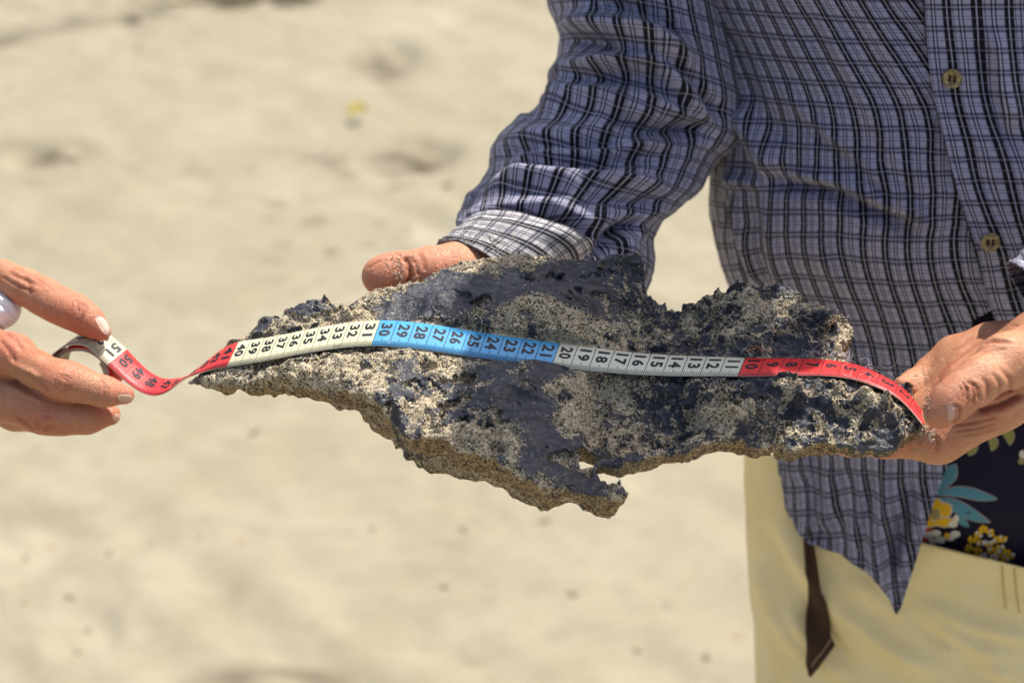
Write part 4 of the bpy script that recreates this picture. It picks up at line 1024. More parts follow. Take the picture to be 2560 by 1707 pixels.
def build_shirt():
    nth, nv = 560, 400
    th = np.linspace(0, 2 * math.pi, nth, endpoint=False)
    # denser towards the visible left-front quarter
    th = th - 0.30 * np.sin(th - 0.9) - 0.30 * math.sin(0.9)
    p0, _ = torso_pt(th, np.full(nth, 1200.0)); hx = proj(p0)[0]; hm = hem(hx)
    hm = np.where(np.sin(th) < 0.02, 1150, hm)
    # smooth the tip of the hem only lightly
    t = np.linspace(0, 1, nv)
    Y = -1225 + (hm[None, :] + 1225) * t[:, None] ** 0.9
    TH = np.broadcast_to(th[None, :], Y.shape)
    V, hw = torso_pt(TH, Y)
    N = grid_normals(V, True); c = V.mean((0, 1))
    if ((N * (V - V.mean(1, keepdims=True))).sum(-1)).mean() < 0: N = -N
    front = smooth01(np.sin(TH) * 4 + 0.6)
    D = 1.25 * folds(V, N, SHIRT_FOLDS) * front
    # soft all-over waviness
    ax = th; ay = np.linspace(0, 12, nv)
    D += (0.0016 * noise2(ay, ax, 0.55, 0.16, 71) + 0.0010 * noise2(ay, ax, 0.25, 0.07, 72) + 0.0005 * noise2(ay, ax, 0.12, 0.04, 73))
    hd = (hm[None, :] - Y) * 0.00025
    D += 0.0006 * np.exp(-(hd / 0.0015) ** 2) - 0.0008 * np.exp(-((hd - 0.0075) / 0.0010) ** 2)
    V = V + N * D[..., None]
    fl = smooth01((Y - 1150) / 300) * front                                    # the tail hangs free and wavers
    V = V - FWD * (fl * (0.012 + 0.006 * np.sin(proj(V)[0] / 26.0)))[..., None]
    px_, py_, d_ = proj(V); lim = trouser_depth(px_, py_) - 0.007 - 0.003 * np.sin(px_ / 24.0)
    m_ = (front > 0.5) & (py_ > 1080) & (px_ > 1930) & (px_ < 2560)
    k_ = smooth01((py_ - 1080) / 80)
    dn_ = np.where(m_, np.minimum(d_, lim * k_ + d_ * (1 - k_)), d_)
    V = CAM + (V - CAM) * (dn_ / d_)[..., None]
    shear = np.interp(Y, [-1200, -100, 0, 300, 480, 560, 720, 900, 1200, 1540], [0, -20, 0, 62, 108, 112, 78, 45, 20, 45]) * 0.00024
    u = hw * TH * 1.02 - shear * smooth01(np.sin(TH) * 2.0 + 0.3)
    u = u + 0.0022 * noise2(ay, ax, 1.2, 0.5, 75) + 0.0004 * noise2(ay, ax, 0.3, 0.15, 76) - 0.05 * D
    v = (Y + 1225) * 0.000235 * 1.05 + 0.001 * noise2(ay, ax, 0.6, 0.4, 77) + 0.004 * np.cos(TH * 2)
    o = solid_cloth('shirt', V, True, PLAID, MAN, np.stack([u, v], -1)); o['label'] = 'dark grey-blue plaid shirt hanging open at the hem'
    return o
SHIRT = build_shirt()

def placket_panel():
    nv, nc = 300, 200
    t = np.linspace(0, 1, nv); Y = -1180 + t * (1180 + 1120)
    ex = cspl([e[0] for e in EDGE], [float(e[1]) for e in EDGE], Y)
    # column 0 is the free edge; find its angle on the torso row by row
    ths = np.linspace(0.3, 2.9, 800); TH = np.zeros((nv, nc)); YY = np.repeat(Y[:, None], nc, 1)
    for i in range(nv):
        pp, _ = torso_pt(ths, np.full(800, Y[i])); xx = proj(pp)[0]
        t0 = np.interp(ex[i], xx, ths); TH[i] = t0 + (2.9 - t0) * np.linspace(0, 1, nc) ** 1.25
    V, hw = torso_pt(TH, YY, -0.0035)
    N = grid_normals(V)
    if (N @ FWD).mean() > 0: N = -N
    ax = np.linspace(0, 3, nc); ay = np.linspace(0, 12, nv)
    D = folds(V, N, SHIRT_FOLDS) * 1.25 + 0.0012 * noise2(ay, ax, 0.55, 0.3, 81) + 0.0006 * noise2(ay, ax, 0.2, 0.12, 82)
    V = V + N * D[..., None]
    px, _, _ = proj(V)
    dist = (px - ex[:, None]) * 0.000235
    # folded placket: a slight step and stitched groove 3 cm from the edge, rolled free edge
    V = V + N * (0.0012 * np.exp(-(dist / 0.0012) ** 2) - 0.0010 * np.exp(-((dist - 0.0285) / 0.0010) ** 2) - 0.0005 * np.exp(-((dist - 0.0035) / 0.0008) ** 2))[..., None]
    u = hw * (TH - TH[:, :1]) + 0.0046 + 0.0010 * noise2(ay, ax, 0.5, 0.3, 85); v = YY * 0.000235 * 1.05 + 0.0025 * np.sin(TH * 3)
    o = solid_cloth('front_panel', V, False, PLAID, SHIRT, np.stack([u, v], -1), 0.0009); o['label'] = 'overlapping shirt front with the button placket'
    return V, o
PV, PANEL = placket_panel()
PBVH = tri_bvh(PV.reshape(-1, 3).astype(float), grid_faces(*PV.shape[:2]))

def button(px, py, four):
    l, n = shoot(PBVH, px, py)
    if l is None: return
    r = 0.0058; a = np.cross(n, [0, 0, 1.0]); a /= np.linalg.norm(a); b = np.cross(n, a)
    prof = [(0.0, 0.0010), (0.42, 0.0010), (0.55, 0.0013), (0.72, 0.0022), (0.88, 0.0022), (0.98, 0.0014), (1.0, 0.0006), (0.95, -0.0004), (0.0, -0.0006)]
    V = []; ns = 36
    for q, z in prof:
        for k in range(ns):
            t = 2 * math.pi * k / ns; V.append(l + n * (z + 0.0016) + r * q * (math.cos(t) * a + math.sin(t) * b))
    m = Mat('horn_button', 0.25, 0.6); nn = m.noise(160, 3, 0.6, None, 1.5)
    HB = m.fin(m.ramp(nn, [(0.3, (0.05, 0.035, 0.015)), (0.45, (0.22, 0.15, 0.05)), (0.62, (0.45, 0.36, 0.17)), (0.75, (0.60, 0.54, 0.36))]))
    o = obj('button', V, grid_faces(len(prof), ns, True), HB, SHIRT)
    hm = plain('button_thread', (0.012, 0.012, 0.016), 0.9, 0.1); B = Bag()
    for sa in (-1, 1):
        for sb in (-1, 1):
            c = l + n * 0.0027 + 0.0014 * sa * a + 0.0012 * sb * b
            V2, F2 = tube([c - n * 0.0002, c + n * 0.0001, c + n * 0.00025], [0.00075, 0.00075, 0.0004], 10); B.add(V2, F2)
        p = np.array([l + n * 0.0028 + 0.0014 * sa * a - 0.0012 * b, l + n * 0.0033 + 0.0014 * sa * a, l + n * 0.0028 + 0.0014 * sa * a + 0.0012 * b]); v, f = tube(p, 0.00055, 6); B.add(v, f)
    B.build('button_thread', hm, SHIRT)
button(2383, 195, False); button(2473, 604, True)

# --- right sleeve (left in the picture)
def ring_cloth(rows, nth, nv, dir_b):
    """rows: (Lx,Ly,Rx,Ry,depthL,depthR,depth radius); elliptical rings between the two silhouette points"""
    R = np.array(rows, float); k = np.arange(len(R)); t = np.linspace(0, len(R) - 1, nv); r = cspl(k, R, t)
    A = P(r[:, 0], r[:, 1], r[:, 4]); B = P(r[:, 2], r[:, 3], r[:, 5]); c = (A + B) / 2; ea = (A - B) / 2
    eb = np.zeros_like(ea)
    ct = np.gradient(c, axis=0)
    for i in range(nv):
        e = dir_b - ea[i] * (dir_b @ ea[i]) / (ea[i] @ ea[i]); eb[i] = e / np.linalg.norm(e) * r[i, 6]
    th = np.linspace(0, 2 * math.pi, nth, endpoint=False)
    ce, se = np.cos(th), np.sin(th)
    ce = np.sign(ce) * np.abs(ce) ** 0.9; se = np.sign(se) * np.abs(se) ** 0.9
    V = c[:, None] + ea[:, None] * ce[None, :, None] + eb[:, None] * se[None, :, None]
    return V, th, c, ea, t
SLEEVE_FOLDS = [([(1385, 55), (1480, 50), (1590, 75), (1680, 120), (1760, 190)], 22, .011), ([(1400, 95), (1500, 105), (1570, 140), (1620, 125)], 15, -.010), ([(1370, 210), (1450, 165), (1540, 150), (1600, 110)], 20, .010), ([(1380, 240), (1480, 215), (1580, 190), (1640, 200), (1740, 260)], 13, -.008),
                ([(1440, 190), (1560, 150), (1650, 150), (1720, 220), (1790, 280)], 16, .008), ([(1320, 285), (1420, 235), (1500, 235), (1600, 290), (1680, 310)], 24, .010), ([(1600, 120), (1680, 160), (1760, 240), (1830, 300)], 14, -.010), ([(1500, 280), (1600, 320), (1690, 330), (1800, 330)], 18, -.009),
                ([(1245, 375), (1330, 345), (1450, 340), (1560, 320), (1640, 345)], 20, .009), ([(1240, 410), (1310, 380), (1400, 375), (1500, 360), (1600, 380)], 12, -.009), ([(1240, 430), (1300, 400), (1380, 385), (1480, 390), (1620, 360), (1740, 352)], 15, .008),
                ([(1230, 450), (1330, 430), (1430, 415), (1560, 400), (1700, 385)], 13, -.008), ([(1200, 470), (1330, 455), (1460, 455), (1600, 460), (1700, 470)], 17, .008), ([(1190, 490), (1290, 468), (1390, 470), (1480, 480)], 14, .007), ([(1160, 545), (1260, 532), (1370, 530), (1440, 560), (1490, 610)], 13, -.012),
                ([(1400, 520), (1480, 500), (1580, 510), (1690, 490)], 13, -.007), ([(1430, 560), (1530, 545), (1600, 545), (1690, 505)], 13, .006), ([(1500, 600), (1550, 570), (1620, 560)], 11, -.005), ([(1560, 660), (1570, 600), (1620, 560)], 14, .006), ([(1480, 650), (1510, 600), (1590, 540)], 11, -.005),
                ([(1300, 290), (1360, 250), (1420, 180)], 12, -.006), ([(1480, 30), (1560, 20), (1650, 50), (1720, 90)], 16, -.007), ([(1560, 60), (1640, 80), (1700, 130)], 10, .005), ([(1660, 190), (1720, 250), (1780, 310)], 12, .006), ([(1560, 230), (1640, 250), (1740, 310)], 12, .005)]
_rf = np.random.default_rng(77)
SLEEVE_FOLDS = [(p_, w_ * _rf.uniform(0.85, 1.35), a_ * _rf.uniform(0.45, 1.5)) for p_, w_, a_ in SLEEVE_FOLDS]
def right_sleeve():
    rows = [(1620, -1000, 2150, -1040, 1.212, 1.192, .075), (1500, -800, 2000, -860, 1.212, 1.202, .075), (1390, -500, 1880, -520, 1.202, 1.202, .075), (1358, -220, 1830, -230, 1.222, 1.222, .075), (1374, 0, 1830, 10, 1.255, 1.255, .072), (1398, 90, 1840, 120, 1.256, 1.258, .070), (1372, 215, 1862, 265, 1.25, 1.262, .070), (1312, 278, 1850, 352, 1.238, 1.265, .068),
            (1246, 352, 1800, 398, 1.222, 1.265, .064), (1236, 420, 1748, 440, 1.205, 1.258, .058), (1196, 472, 1700, 498, 1.188, 1.245, .054), (1166, 515, 1645, 548, 1.172, 1.232, .049), (1162, 552, 1616, 610, 1.162, 1.222, .044), (1178, 575, 1612, 668, 1.158, 1.215, .040), (1200, 600, 1600, 730, 1.158, 1.21, .038)]
    nth, nv = 360, 520
    V, th, c, ea, t = ring_cloth(rows, nth, nv, -FWD)
    N = grid_normals(V, True)
    if ((N * (V - c[:, None])).sum(-1)).mean() < 0: N = -N
    vis = smooth01(-(N @ FWD) * 2.5 + 0.7)
    D = 1.15 * folds(V, N, SLEEVE_FOLDS) * vis
    ay = np.linspace(0, 10, nv)
    D += (0.0018 * noise2(ay, th, 0.6, 0.7, 101) + 0.0006 * noise2(ay, th, 0.22, 0.4, 102) + 0.0003 * noise2(ay, th, 0.09, 0.18, 103)) * smooth01((t[:, None] - 2) / 1.5)
    V = V + N * D[..., None]
    rad = np.linalg.norm(ea, axis=1)
    u = th[None, :] * np.interp(t, [0, 6, 14], [.062, .062, .058])[:, None] + 0.003 * noise2(ay, th, 1.6, 1.0, 105) - 0.05 * D
    arc = np.concatenate([[0], np.cumsum(np.linalg.norm(np.diff(c, axis=0), axis=1))])
    v = arc[:, None] * 1.05 + 0.010 * np.cos(th)[None, :] + 0.002 * noise2(ay, th, 0.5, 0.6, 106)
    o = solid_cloth('sleeve', V, True, PLAID, SHIRT, np.stack([u + 0 * v, v], -1)); o['label'] = 'wrinkled plaid sleeve over the bent arm'
    # cuff
    rows = [(1160, 556, 1480, 640, 1.152, 1.160, .039), (1148, 566, 1455, 655, 1.147, 1.156, .039), (1126, 584, 1400, 690, 1.141, 1.149, .037), (1108, 596, 1345, 722, 1.136, 1.143, .034), (1097, 603, 1300, 745, 1.131, 1.138, .032)]
    V, th, c, ea, t = ring_cloth(rows, 220, 90, -FWD + 0.32 * UPV)
    N = grid_normals(V, True)
    if ((N * (V - c[:, None])).sum(-1)).mean() < 0: N = -N
    ay = np.linspace(0, 4, 90)
    D = 0.0007 * noise2(ay, th, 0.5, 0.35, 111) + 0.0004 * noise2(ay, th, 0.2, 0.15, 112)
    D += 0.0010 * np.exp(-((t - 3.95) / 0.10) ** 2)[:, None] - 0.0006 * np.exp(-((t - 3.72) / 0.05) ** 2)[:, None] - 0.0006 * np.exp(-((t - 0.9) / 0.05) ** 2)[:, None]
    V = V + N * D[..., None]
    arc = np.concatenate([[0], np.cumsum(np.linalg.norm(np.diff(c, axis=0), axis=1))])
    uv = np.stack([np.broadcast_to(arc[:, None] * 1.25 + 0.004 * np.sin(th)[None, :], V.shape[:2]), np.broadcast_to(th[None, :] * 0.04, V.shape[:2])], -1)
    cf = solid_cloth('cuff', V, True, PLAID_SUNLIT, SHIRT, uv, 0.0012, 'worn plaid cuff with sunlight painted into its colour, dusted with sand')
    r = np.random.default_rng(9); pick = r.integers(0, V.shape[0] * V.shape[1], 2600); pv = V.reshape(-1, 3)[pick]; pn = N.reshape(-1, 3)[pick]
    cx, cy, _ = proj(pv); w = np.exp(-((cx - 1225) / 75) ** 2 - ((cy - 612) / 28) ** 2); m = (r.random(len(w)) < w) & (pn @ FWD < 0)
    grains('sand_grains', pv[m], pn[m], 0.0003, 0.0006, GRAIN, SHIRT, 10)
right_sleeve()

# --- left sleeve at the right picture edge
def left_sleeve():
    rows = [(2620, -980, 3200, -960, 1.18, 1.20, .085), (2800, -560, 3420, -500, 1.20, 1.22, .085), (3020, 0, 3550, 60, 1.20, 1.22, .075), (3000, 330, 3560, 520, 1.17, 1.19, .07), (2830, 480, 3250, 780, 1.13, 1.14, .058), (2710, 560, 2900, 880, 1.09, 1.10, .042), (2620, 610, 2780, 890, 1.078, 1.085, .032), (2524, 652, 2680, 862, 1.070, 1.074, .027)]
    V, th, c, ea, t = ring_cloth(rows, 220, 260, -FWD)
    N = grid_normals(V, True)
    if ((N * (V - c[:, None])).sum(-1)).mean() < 0: N = -N
    ay = np.linspace(0, 10, 260)
    D = 0.003 * noise2(ay, th, 0.5, 0.8, 121) + 0.0012 * noise2(ay, th, 0.2, 0.4, 122); D *= smooth01((7.0 - t) * 2 + 0.25)[:, None]
    V = V + N * D[..., None]
    arc = np.concatenate([[0], np.cumsum(np.linalg.norm(np.diff(c, axis=0), axis=1))])
    uv = np.stack([np.broadcast_to(th[None, :] * .058, V.shape[:2]), np.broadcast_to(arc[:, None], V.shape[:2])], -1)
    solid_cloth('sleeve', V, True, PLAID, SHIRT, uv, 0.001)
    # zigzag overlock stitching along the frayed edge
    e = V[-1]; ex, ey, ed = proj(e); n = len(e)
    nxt = V[-10]; B = Bag(); pth = []
    for k in range(n * 2 // 3):
        kk = k % n; pth.append((e if k % 2 == 0 else nxt)[kk] + N[-1, kk] * 0.0008)
    v, f = tube(np.array(pth), 0.00028, 5); obj('edge_stitching', v, f, plain('white_thread', (0.72, 0.72, 0.80), 0.8, 0.2), SHIRT)
left_sleeve()

# --- undershirt with floral print
def undershirt():
    nth, nv = 260, 200
    th = np.linspace(0.25, 2.9, nth); Y = np.linspace(300, 1440, nv)
    TH, YY = np.meshgrid(th, Y)
    V, hw = torso_pt(TH, YY, 0.016 + np.clip(YY - 1280, 0, None) * 0.00016)
    N = grid_normals(V)
    if (N @ FWD).mean() > 0: N = -N
    D = 0.0014 * noise2(np.linspace(0, 6, nv), th, 0.6, 0.3, 131); V = V + N * D[..., None]
    m = Mat('navy_print_cloth', 0.85, 0.2); n = m.noise(800, 3)
    o = obj('undershirt', V.reshape(-1, 3), grid_faces(nv, nth, flip=True), m.fin(m.mix(n, (0.006, 0.005, 0.016), (0.018, 0.014, 0.034)), m.bump(n, 0.3, 0.0004)), MAN)
    o['label'] = 'navy undershirt printed with teal leaves and yellow flowers'
    bv = tri_bvh(V.reshape(-1, 3), grid_faces(nv, nth))
    mats = {k: plain('print_' + k, c, 0.85, 0.15, 0.10, 400) for k, c in dict(teal=(0.10, 0.26, 0.32), outline=(0.42, 0.36, 0.33), yellow=(0.72, 0.42, 0.02), white=(0.66, 0.60, 0.50), red=(0.62, 0.085, 0.045), olive=(0.30, 0.29, 0.08), brown=(0.30, 0.25, 0.10), green=(0.12, 0.13, 0.03)).items()}
    def patch(name, poly, mat, lift):
        c = np.mean(poly, 0); pts = [c] + [np.array(p) for p in poly]; vs = []
        for p in pts:
            l, nn = shoot(bv, p[0], p[1])
            if l is None: return
            vs.append(l + nn * lift)
        k = len(poly); obj(name, vs, [[0, 1 + i, 1 + (i + 1) % k] for i in range(k)], mats[mat], o)
    def leaf(pts, w, mat, bw=2.2, end=0.0):
        p = cspl(np.arange(len(pts)), np.array(pts, float), np.linspace(0, len(pts) - 1, 16)); t = np.gradient(p, axis=0); t /= np.linalg.norm(t, axis=1, keepdims=True); nn = np.stack([-t[:, 1], t[:, 0]], 1)
        s = np.linspace(0, 1, 16); wd = w * np.sin(math.pi * np.clip(s * (1 - end) + 0.03, 0, 1)) ** 0.75
        for lift, extra, mt in ((0.0003, bw, 'outline'), (0.0006, 0, mat)):
            a = p + nn * (wd + extra)[:, None]; b = p - nn * (wd + extra)[:, None]
            vs = []; ok = True
            for q in np.concatenate([a, b]):
                l, n_ = shoot(bv, q[0], q[1])
                if l is None: ok = False; break
                vs.append(l + n_ * lift)
            if ok: obj('leaf_print', vs, grid_faces(2, 16), mats[mt], o)
    leaf([(2338, 1232), (2400, 1228), (2450, 1238), (2492, 1246)], 13, 'teal')
    leaf([(2340, 1248), (2385, 1262), (2430, 1285), (2475, 1304)], 15, 'teal')
    leaf([(2345, 1225), (2368, 1195), (2380, 1175), (2390, 1158)], 17, 'teal')
    leaf([(2390, 1285), (2405, 1300), (2422, 1316)], 9, 'teal', 1)
    leaf([(2420, 1136), (2432, 1124), (2445, 1112)], 8, 'olive', 2); leaf([(2470, 1085), (2484, 1105), (2478, 1126)], 10, 'olive', 2); leaf([(2500, 1065), (2522, 1085), (2524, 1112)], 12, 'olive', 2)
    def blob(cx, cy, rx, ry, mat, lift, n=12, ph=0.0):
        patch('petal_print', [(cx + rx * math.cos(2 * math.pi * k / n) * (1 + 0.1 * math.sin(3 * k + ph)), cy + ry * math.sin(2 * math.pi * k / n)) for k in range(n)], mat, lift)
    for cx, cy, rx, ry in ((2338, 1258, 16, 14), (2362, 1272, 16, 17), (2318, 1285, 22, 16), (2362, 1302, 24, 11), (2318, 1306, 24, 8)):
        blob(cx, cy, rx + 3, ry + 3, 'white', 0.0008); blob(cx, cy, rx, ry, 'yellow', 0.0011)
    blob(2338, 1284, 12, 12, 'brown', 0.0014); blob(2382, 1306, 12, 9, 'white', 0.0012); blob(2390, 1292, 7, 10, 'white', 0.0012)
    patch('petal_print', [(2285, 1310), (2345, 1322), (2350, 1345), (2300, 1352), (2275, 1345)], 'red', 0.0013)
    for cx, cy in ((2320, 1332), (2340, 1328), (2333, 1345), (2352, 1345), (2376, 1338), (2388, 1330)): blob(cx, cy, 12, 9, 'white', 0.0016)
    blob(2336, 1338, 5, 4, 'brown', 0.0019); blob(2367, 1334, 7, 8, 'yellow', 0.0017)
    r = np.random.default_rng(4)
    for cx, cy in ((2458, 1318), (2476, 1328), (2446, 1332), (2492, 1345), (2506, 1342), (2430, 1345), (2452, 1352), (2472, 1355), (2422, 1366), (2444, 1372), (2478, 1372), (2500, 1365), (2516, 1378), (2460, 1386), (2484, 1390), (2512, 1392), (2526, 1384), (2440, 1388), (2496, 1380)):
        for k in range(5):
            a = 2 * math.pi * k / 5 + r.uniform(0, 1); blob(cx + 7 * math.cos(a), cy + 6 * math.sin(a), 5, 4.4, 'yellow' if r.random() < .68 else 'white', 0.0010 + 0.0001 * k, 7)
        blob(cx, cy, 2.5, 2.2, 'green', 0.0018, 6)
    blob(2556, 1134, 9, 11, 'white', 0.0009); blob(2553, 1152, 9, 8, 'brown', 0.0007)
    return o
undershirt()

# --- trousers
def trousers():
    nth, nv = 460, 300
    th = np.linspace(0, 2 * math.pi, nth, endpoint=False); th = th - 0.3 * np.sin(th - 0.9) - 0.3 * math.sin(0.9)
    wx = np.array([1860, 2000, 2240, 2290, 2420, 2560, 2900, 3300]); wy = np.array([1080, 1200, 1336, 1352, 1386, 1420, 1410, 1230])
    at = trouser_pt
    hx = proj(at(th, np.full(nth, 1340.0)))[0]; top = np.where(np.sin(th) > 0, np.interp(hx, wx, wy), 1230)
    t = np.linspace(0, 1, nv); Y = top[None, :] + (2050 - top[None, :]) * t[:, None]; TH = np.broadcast_to(th[None], Y.shape)
    V = at(TH, Y); N = grid_normals(V, True)
    if ((N * (V - V.mean(1, keepdims=True))).sum(-1)).mean() < 0: N = -N
    fr = smooth01(np.sin(TH) * 4 + .6)
    D = 1.7 * fr * folds(V, N, [([(1930, 1250), (1990, 1380), (2100, 1520), (2260, 1640), (2380, 1700)], 22, .004), ([(1900, 1280), (1960, 1430), (2060, 1580), (2150, 1700)], 20, -.003), ([(1890, 1400), (1930, 1520), (2020, 1660)], 18, .003), ([(2100, 1420), (2250, 1520), (2400, 1600), (2560, 1660)], 20, .0035),
                    ([(2160, 1450), (2300, 1550), (2420, 1640), (2500, 1700)], 18, -.0035), ([(2300, 1500), (2420, 1560), (2600, 1600)], 16, .0022), ([(1960, 1500), (2060, 1640), (2120, 1710)], 16, .003), ([(2330, 1600), (2440, 1650), (2540, 1700)], 16, .003)])
    D += 0.0012 * noise2(np.linspace(0, 4, nv), th, 0.4, 0.3, 141) + 0.0006 * noise2(np.linspace(0, 4, nv), th, 0.15, 0.12, 142)
    V = V + N * D[..., None]
    m = Mat('cream_cotton', 0.9, 0.2); n = m.noise(700, 3); w = m.noise(9, 4, 0.6); w2 = m.noise(40, 4, 0.6, m.scale((1, 1, 0.3)))
    c = m.mix(m.ramp(w, [(0.3, 0), (0.7, 1)]), (0.90, 0.72, 0.33), (0.92, 0.79, 0.45)); c = m.mix(m.ramp(w2, [(0.4, 0), (0.75, 0.6)]), c, (0.88, 0.68, 0.29)); c = m.mix(m.math('MULTIPLY', n, 0.3), c, (0.78, 0.72, 0.50))
    c = m.mix(m.ramp(m.noise(170, 4, 0.7), [(0.55, 0.0), (0.75, 0.3)]), c, (0.66, 0.48, 0.20)); CREAM = m.fin(c, m.bump(m.math('ADD', n, m.math('MULTIPLY', m.noise(60, 4, 0.6), 2.5)), 0.35, 0.0012))
    o = obj('trousers', V.reshape(-1, 3), grid_faces(nv, nth, True, flip=True), CREAM, MAN); o['label'] = 'cream yellow cotton trousers'
    md = o.modifiers.new('thickness', 'SOLIDIFY'); md.thickness = 0.001; md.offset = -1
    # legs down to the sand
    base = V[-1]; cx = base[:, 0].mean(); cy = base[:, 1].mean(); z0 = base[:, 2].mean(); hw = (base[:, 0].max() - base[:, 0].min()) / 2
    for sg in (-1, 1):
        r_ = [(z0 + .05, hw * .50, .125, 0.48), (z0 - .02, hw * .50, .125, .49), (0.45, .088, .095, .47), (0.25, .080, .088, .47), (0.09, .078, .085, .47)]
        z = np.linspace(0, len(r_) - 1, 70); rr = cspl(np.arange(len(r_)), np.array(r_), z); a = np.linspace(0, 2 * math.pi, 60, endpoint=False)
        L = np.stack([cx + sg * hw * rr[:, 3:4] + rr[:, 1:2] * np.cos(a), cy + 0 * z[:, None] + rr[:, 2:3] * np.sin(a), rr[:, :1] + 0 * a], -1)
        L += 0.005 * noise2(z, a, 0.6, 0.8, 151)[..., None] * np.array([0.7, 0.7, 0])
        obj('trouser_leg', L.reshape(-1, 3), grid_faces(70, 60, True), CREAM, o)
    bv = tri_bvh(V.reshape(-1, 3), grid_faces(nv, nth, True))
    thd = plain('yellow_thread', (0.66, 0.50, 0.16), 0.8, 0.2)
    for line in (([(2505, 1412), (2508, 1460), (2514, 1520)]), ([(2536, 1420), (2540, 1470), (2548, 1530)]), ([(2290, 1356), (2420, 1386), (2560, 1418)])):
        p = cspl(np.arange(len(line)), np.array(line, float), np.linspace(0, len(line) - 1, 60)); pts = []
        for q in p:
            l, n_ = shoot(bv, q[0], q[1])
            if l is not None: pts.append(l + n_ * 0.0006)
        B = Bag()
        for k in range(0, len(pts) - 1, 2):
            v, f = tube([pts[k], (pts[k] + pts[k + 1]) / 2, pts[k + 1]], 0.0005, 5); B.add(v, f)
        B.build('seam_stitching', thd, o)
    # brown strap hanging from the belt
    Ls = [(2012, 1310), (2016, 1345), (2019, 1400), (2020, 1480), (2018, 1560), (2016, 1620), (2014, 1658), (2022, 1690)]; Rs = [(2026, 1310), (2032, 1345), (2042, 1400), (2053, 1480), (2066, 1545), (2078, 1590), (2089, 1612), (2028, 1692)]
    k = np.arange(8); tt = np.linspace(0, 7, 60); a = np.array(Ls, float); b = np.array(Rs, float)
    A = np.stack([np.interp(tt, k, a[:, i]) for i in (0, 1)], 1); Bb = np.stack([np.interp(tt, k, b[:, i]) for i in (0, 1)], 1); VV = []
    for i in range(60):
        for j in range(7):
            q = A[i] + (Bb[i] - A[i]) * j / 6; l, _n = shoot(bv, q[0], q[1]); d = proj(l)[2] + 0.002 * math.sin(j * 1.0) * (1 - i / 60)
            VV.append(P(q[0], q[1], d - 0.007 - 0.004 * i / 60))
    m = Mat('brown_webbing', 0.9, 0.15); n = m.noise(900, 3); BR = m.fin(m.mix(n, (0.040, 0.022, 0.013), (0.085, 0.048, 0.028)), m.bump(n, 0.5, 0.0006))
    s = obj('belt_strap', VV, grid_faces(60, 7, flip=True), BR, MAN); s['label'] = 'dark brown webbing strap hanging below the shirt hem'
    md = s.modifiers.new('thickness', 'SOLIDIFY'); md.thickness = 0.0025; md.offset = -1
    sb = tri_bvh(np.array(VV), grid_faces(60, 7)); pts = []
    for q in np.linspace([2079, 1594], [2030, 1664], 14):
        l, n_ = shoot(sb, q[0], q[1])
        if l is not None: pts.append(l + n_ * 0.0006)
    if len(pts) > 3:
        v, f = tube(np.array(pts), 0.0006, 6); obj('strap_stitching', v, f, plain('tan_thread', (0.30, 0.20, 0.12), 0.8, 0.2), s)
trousers()

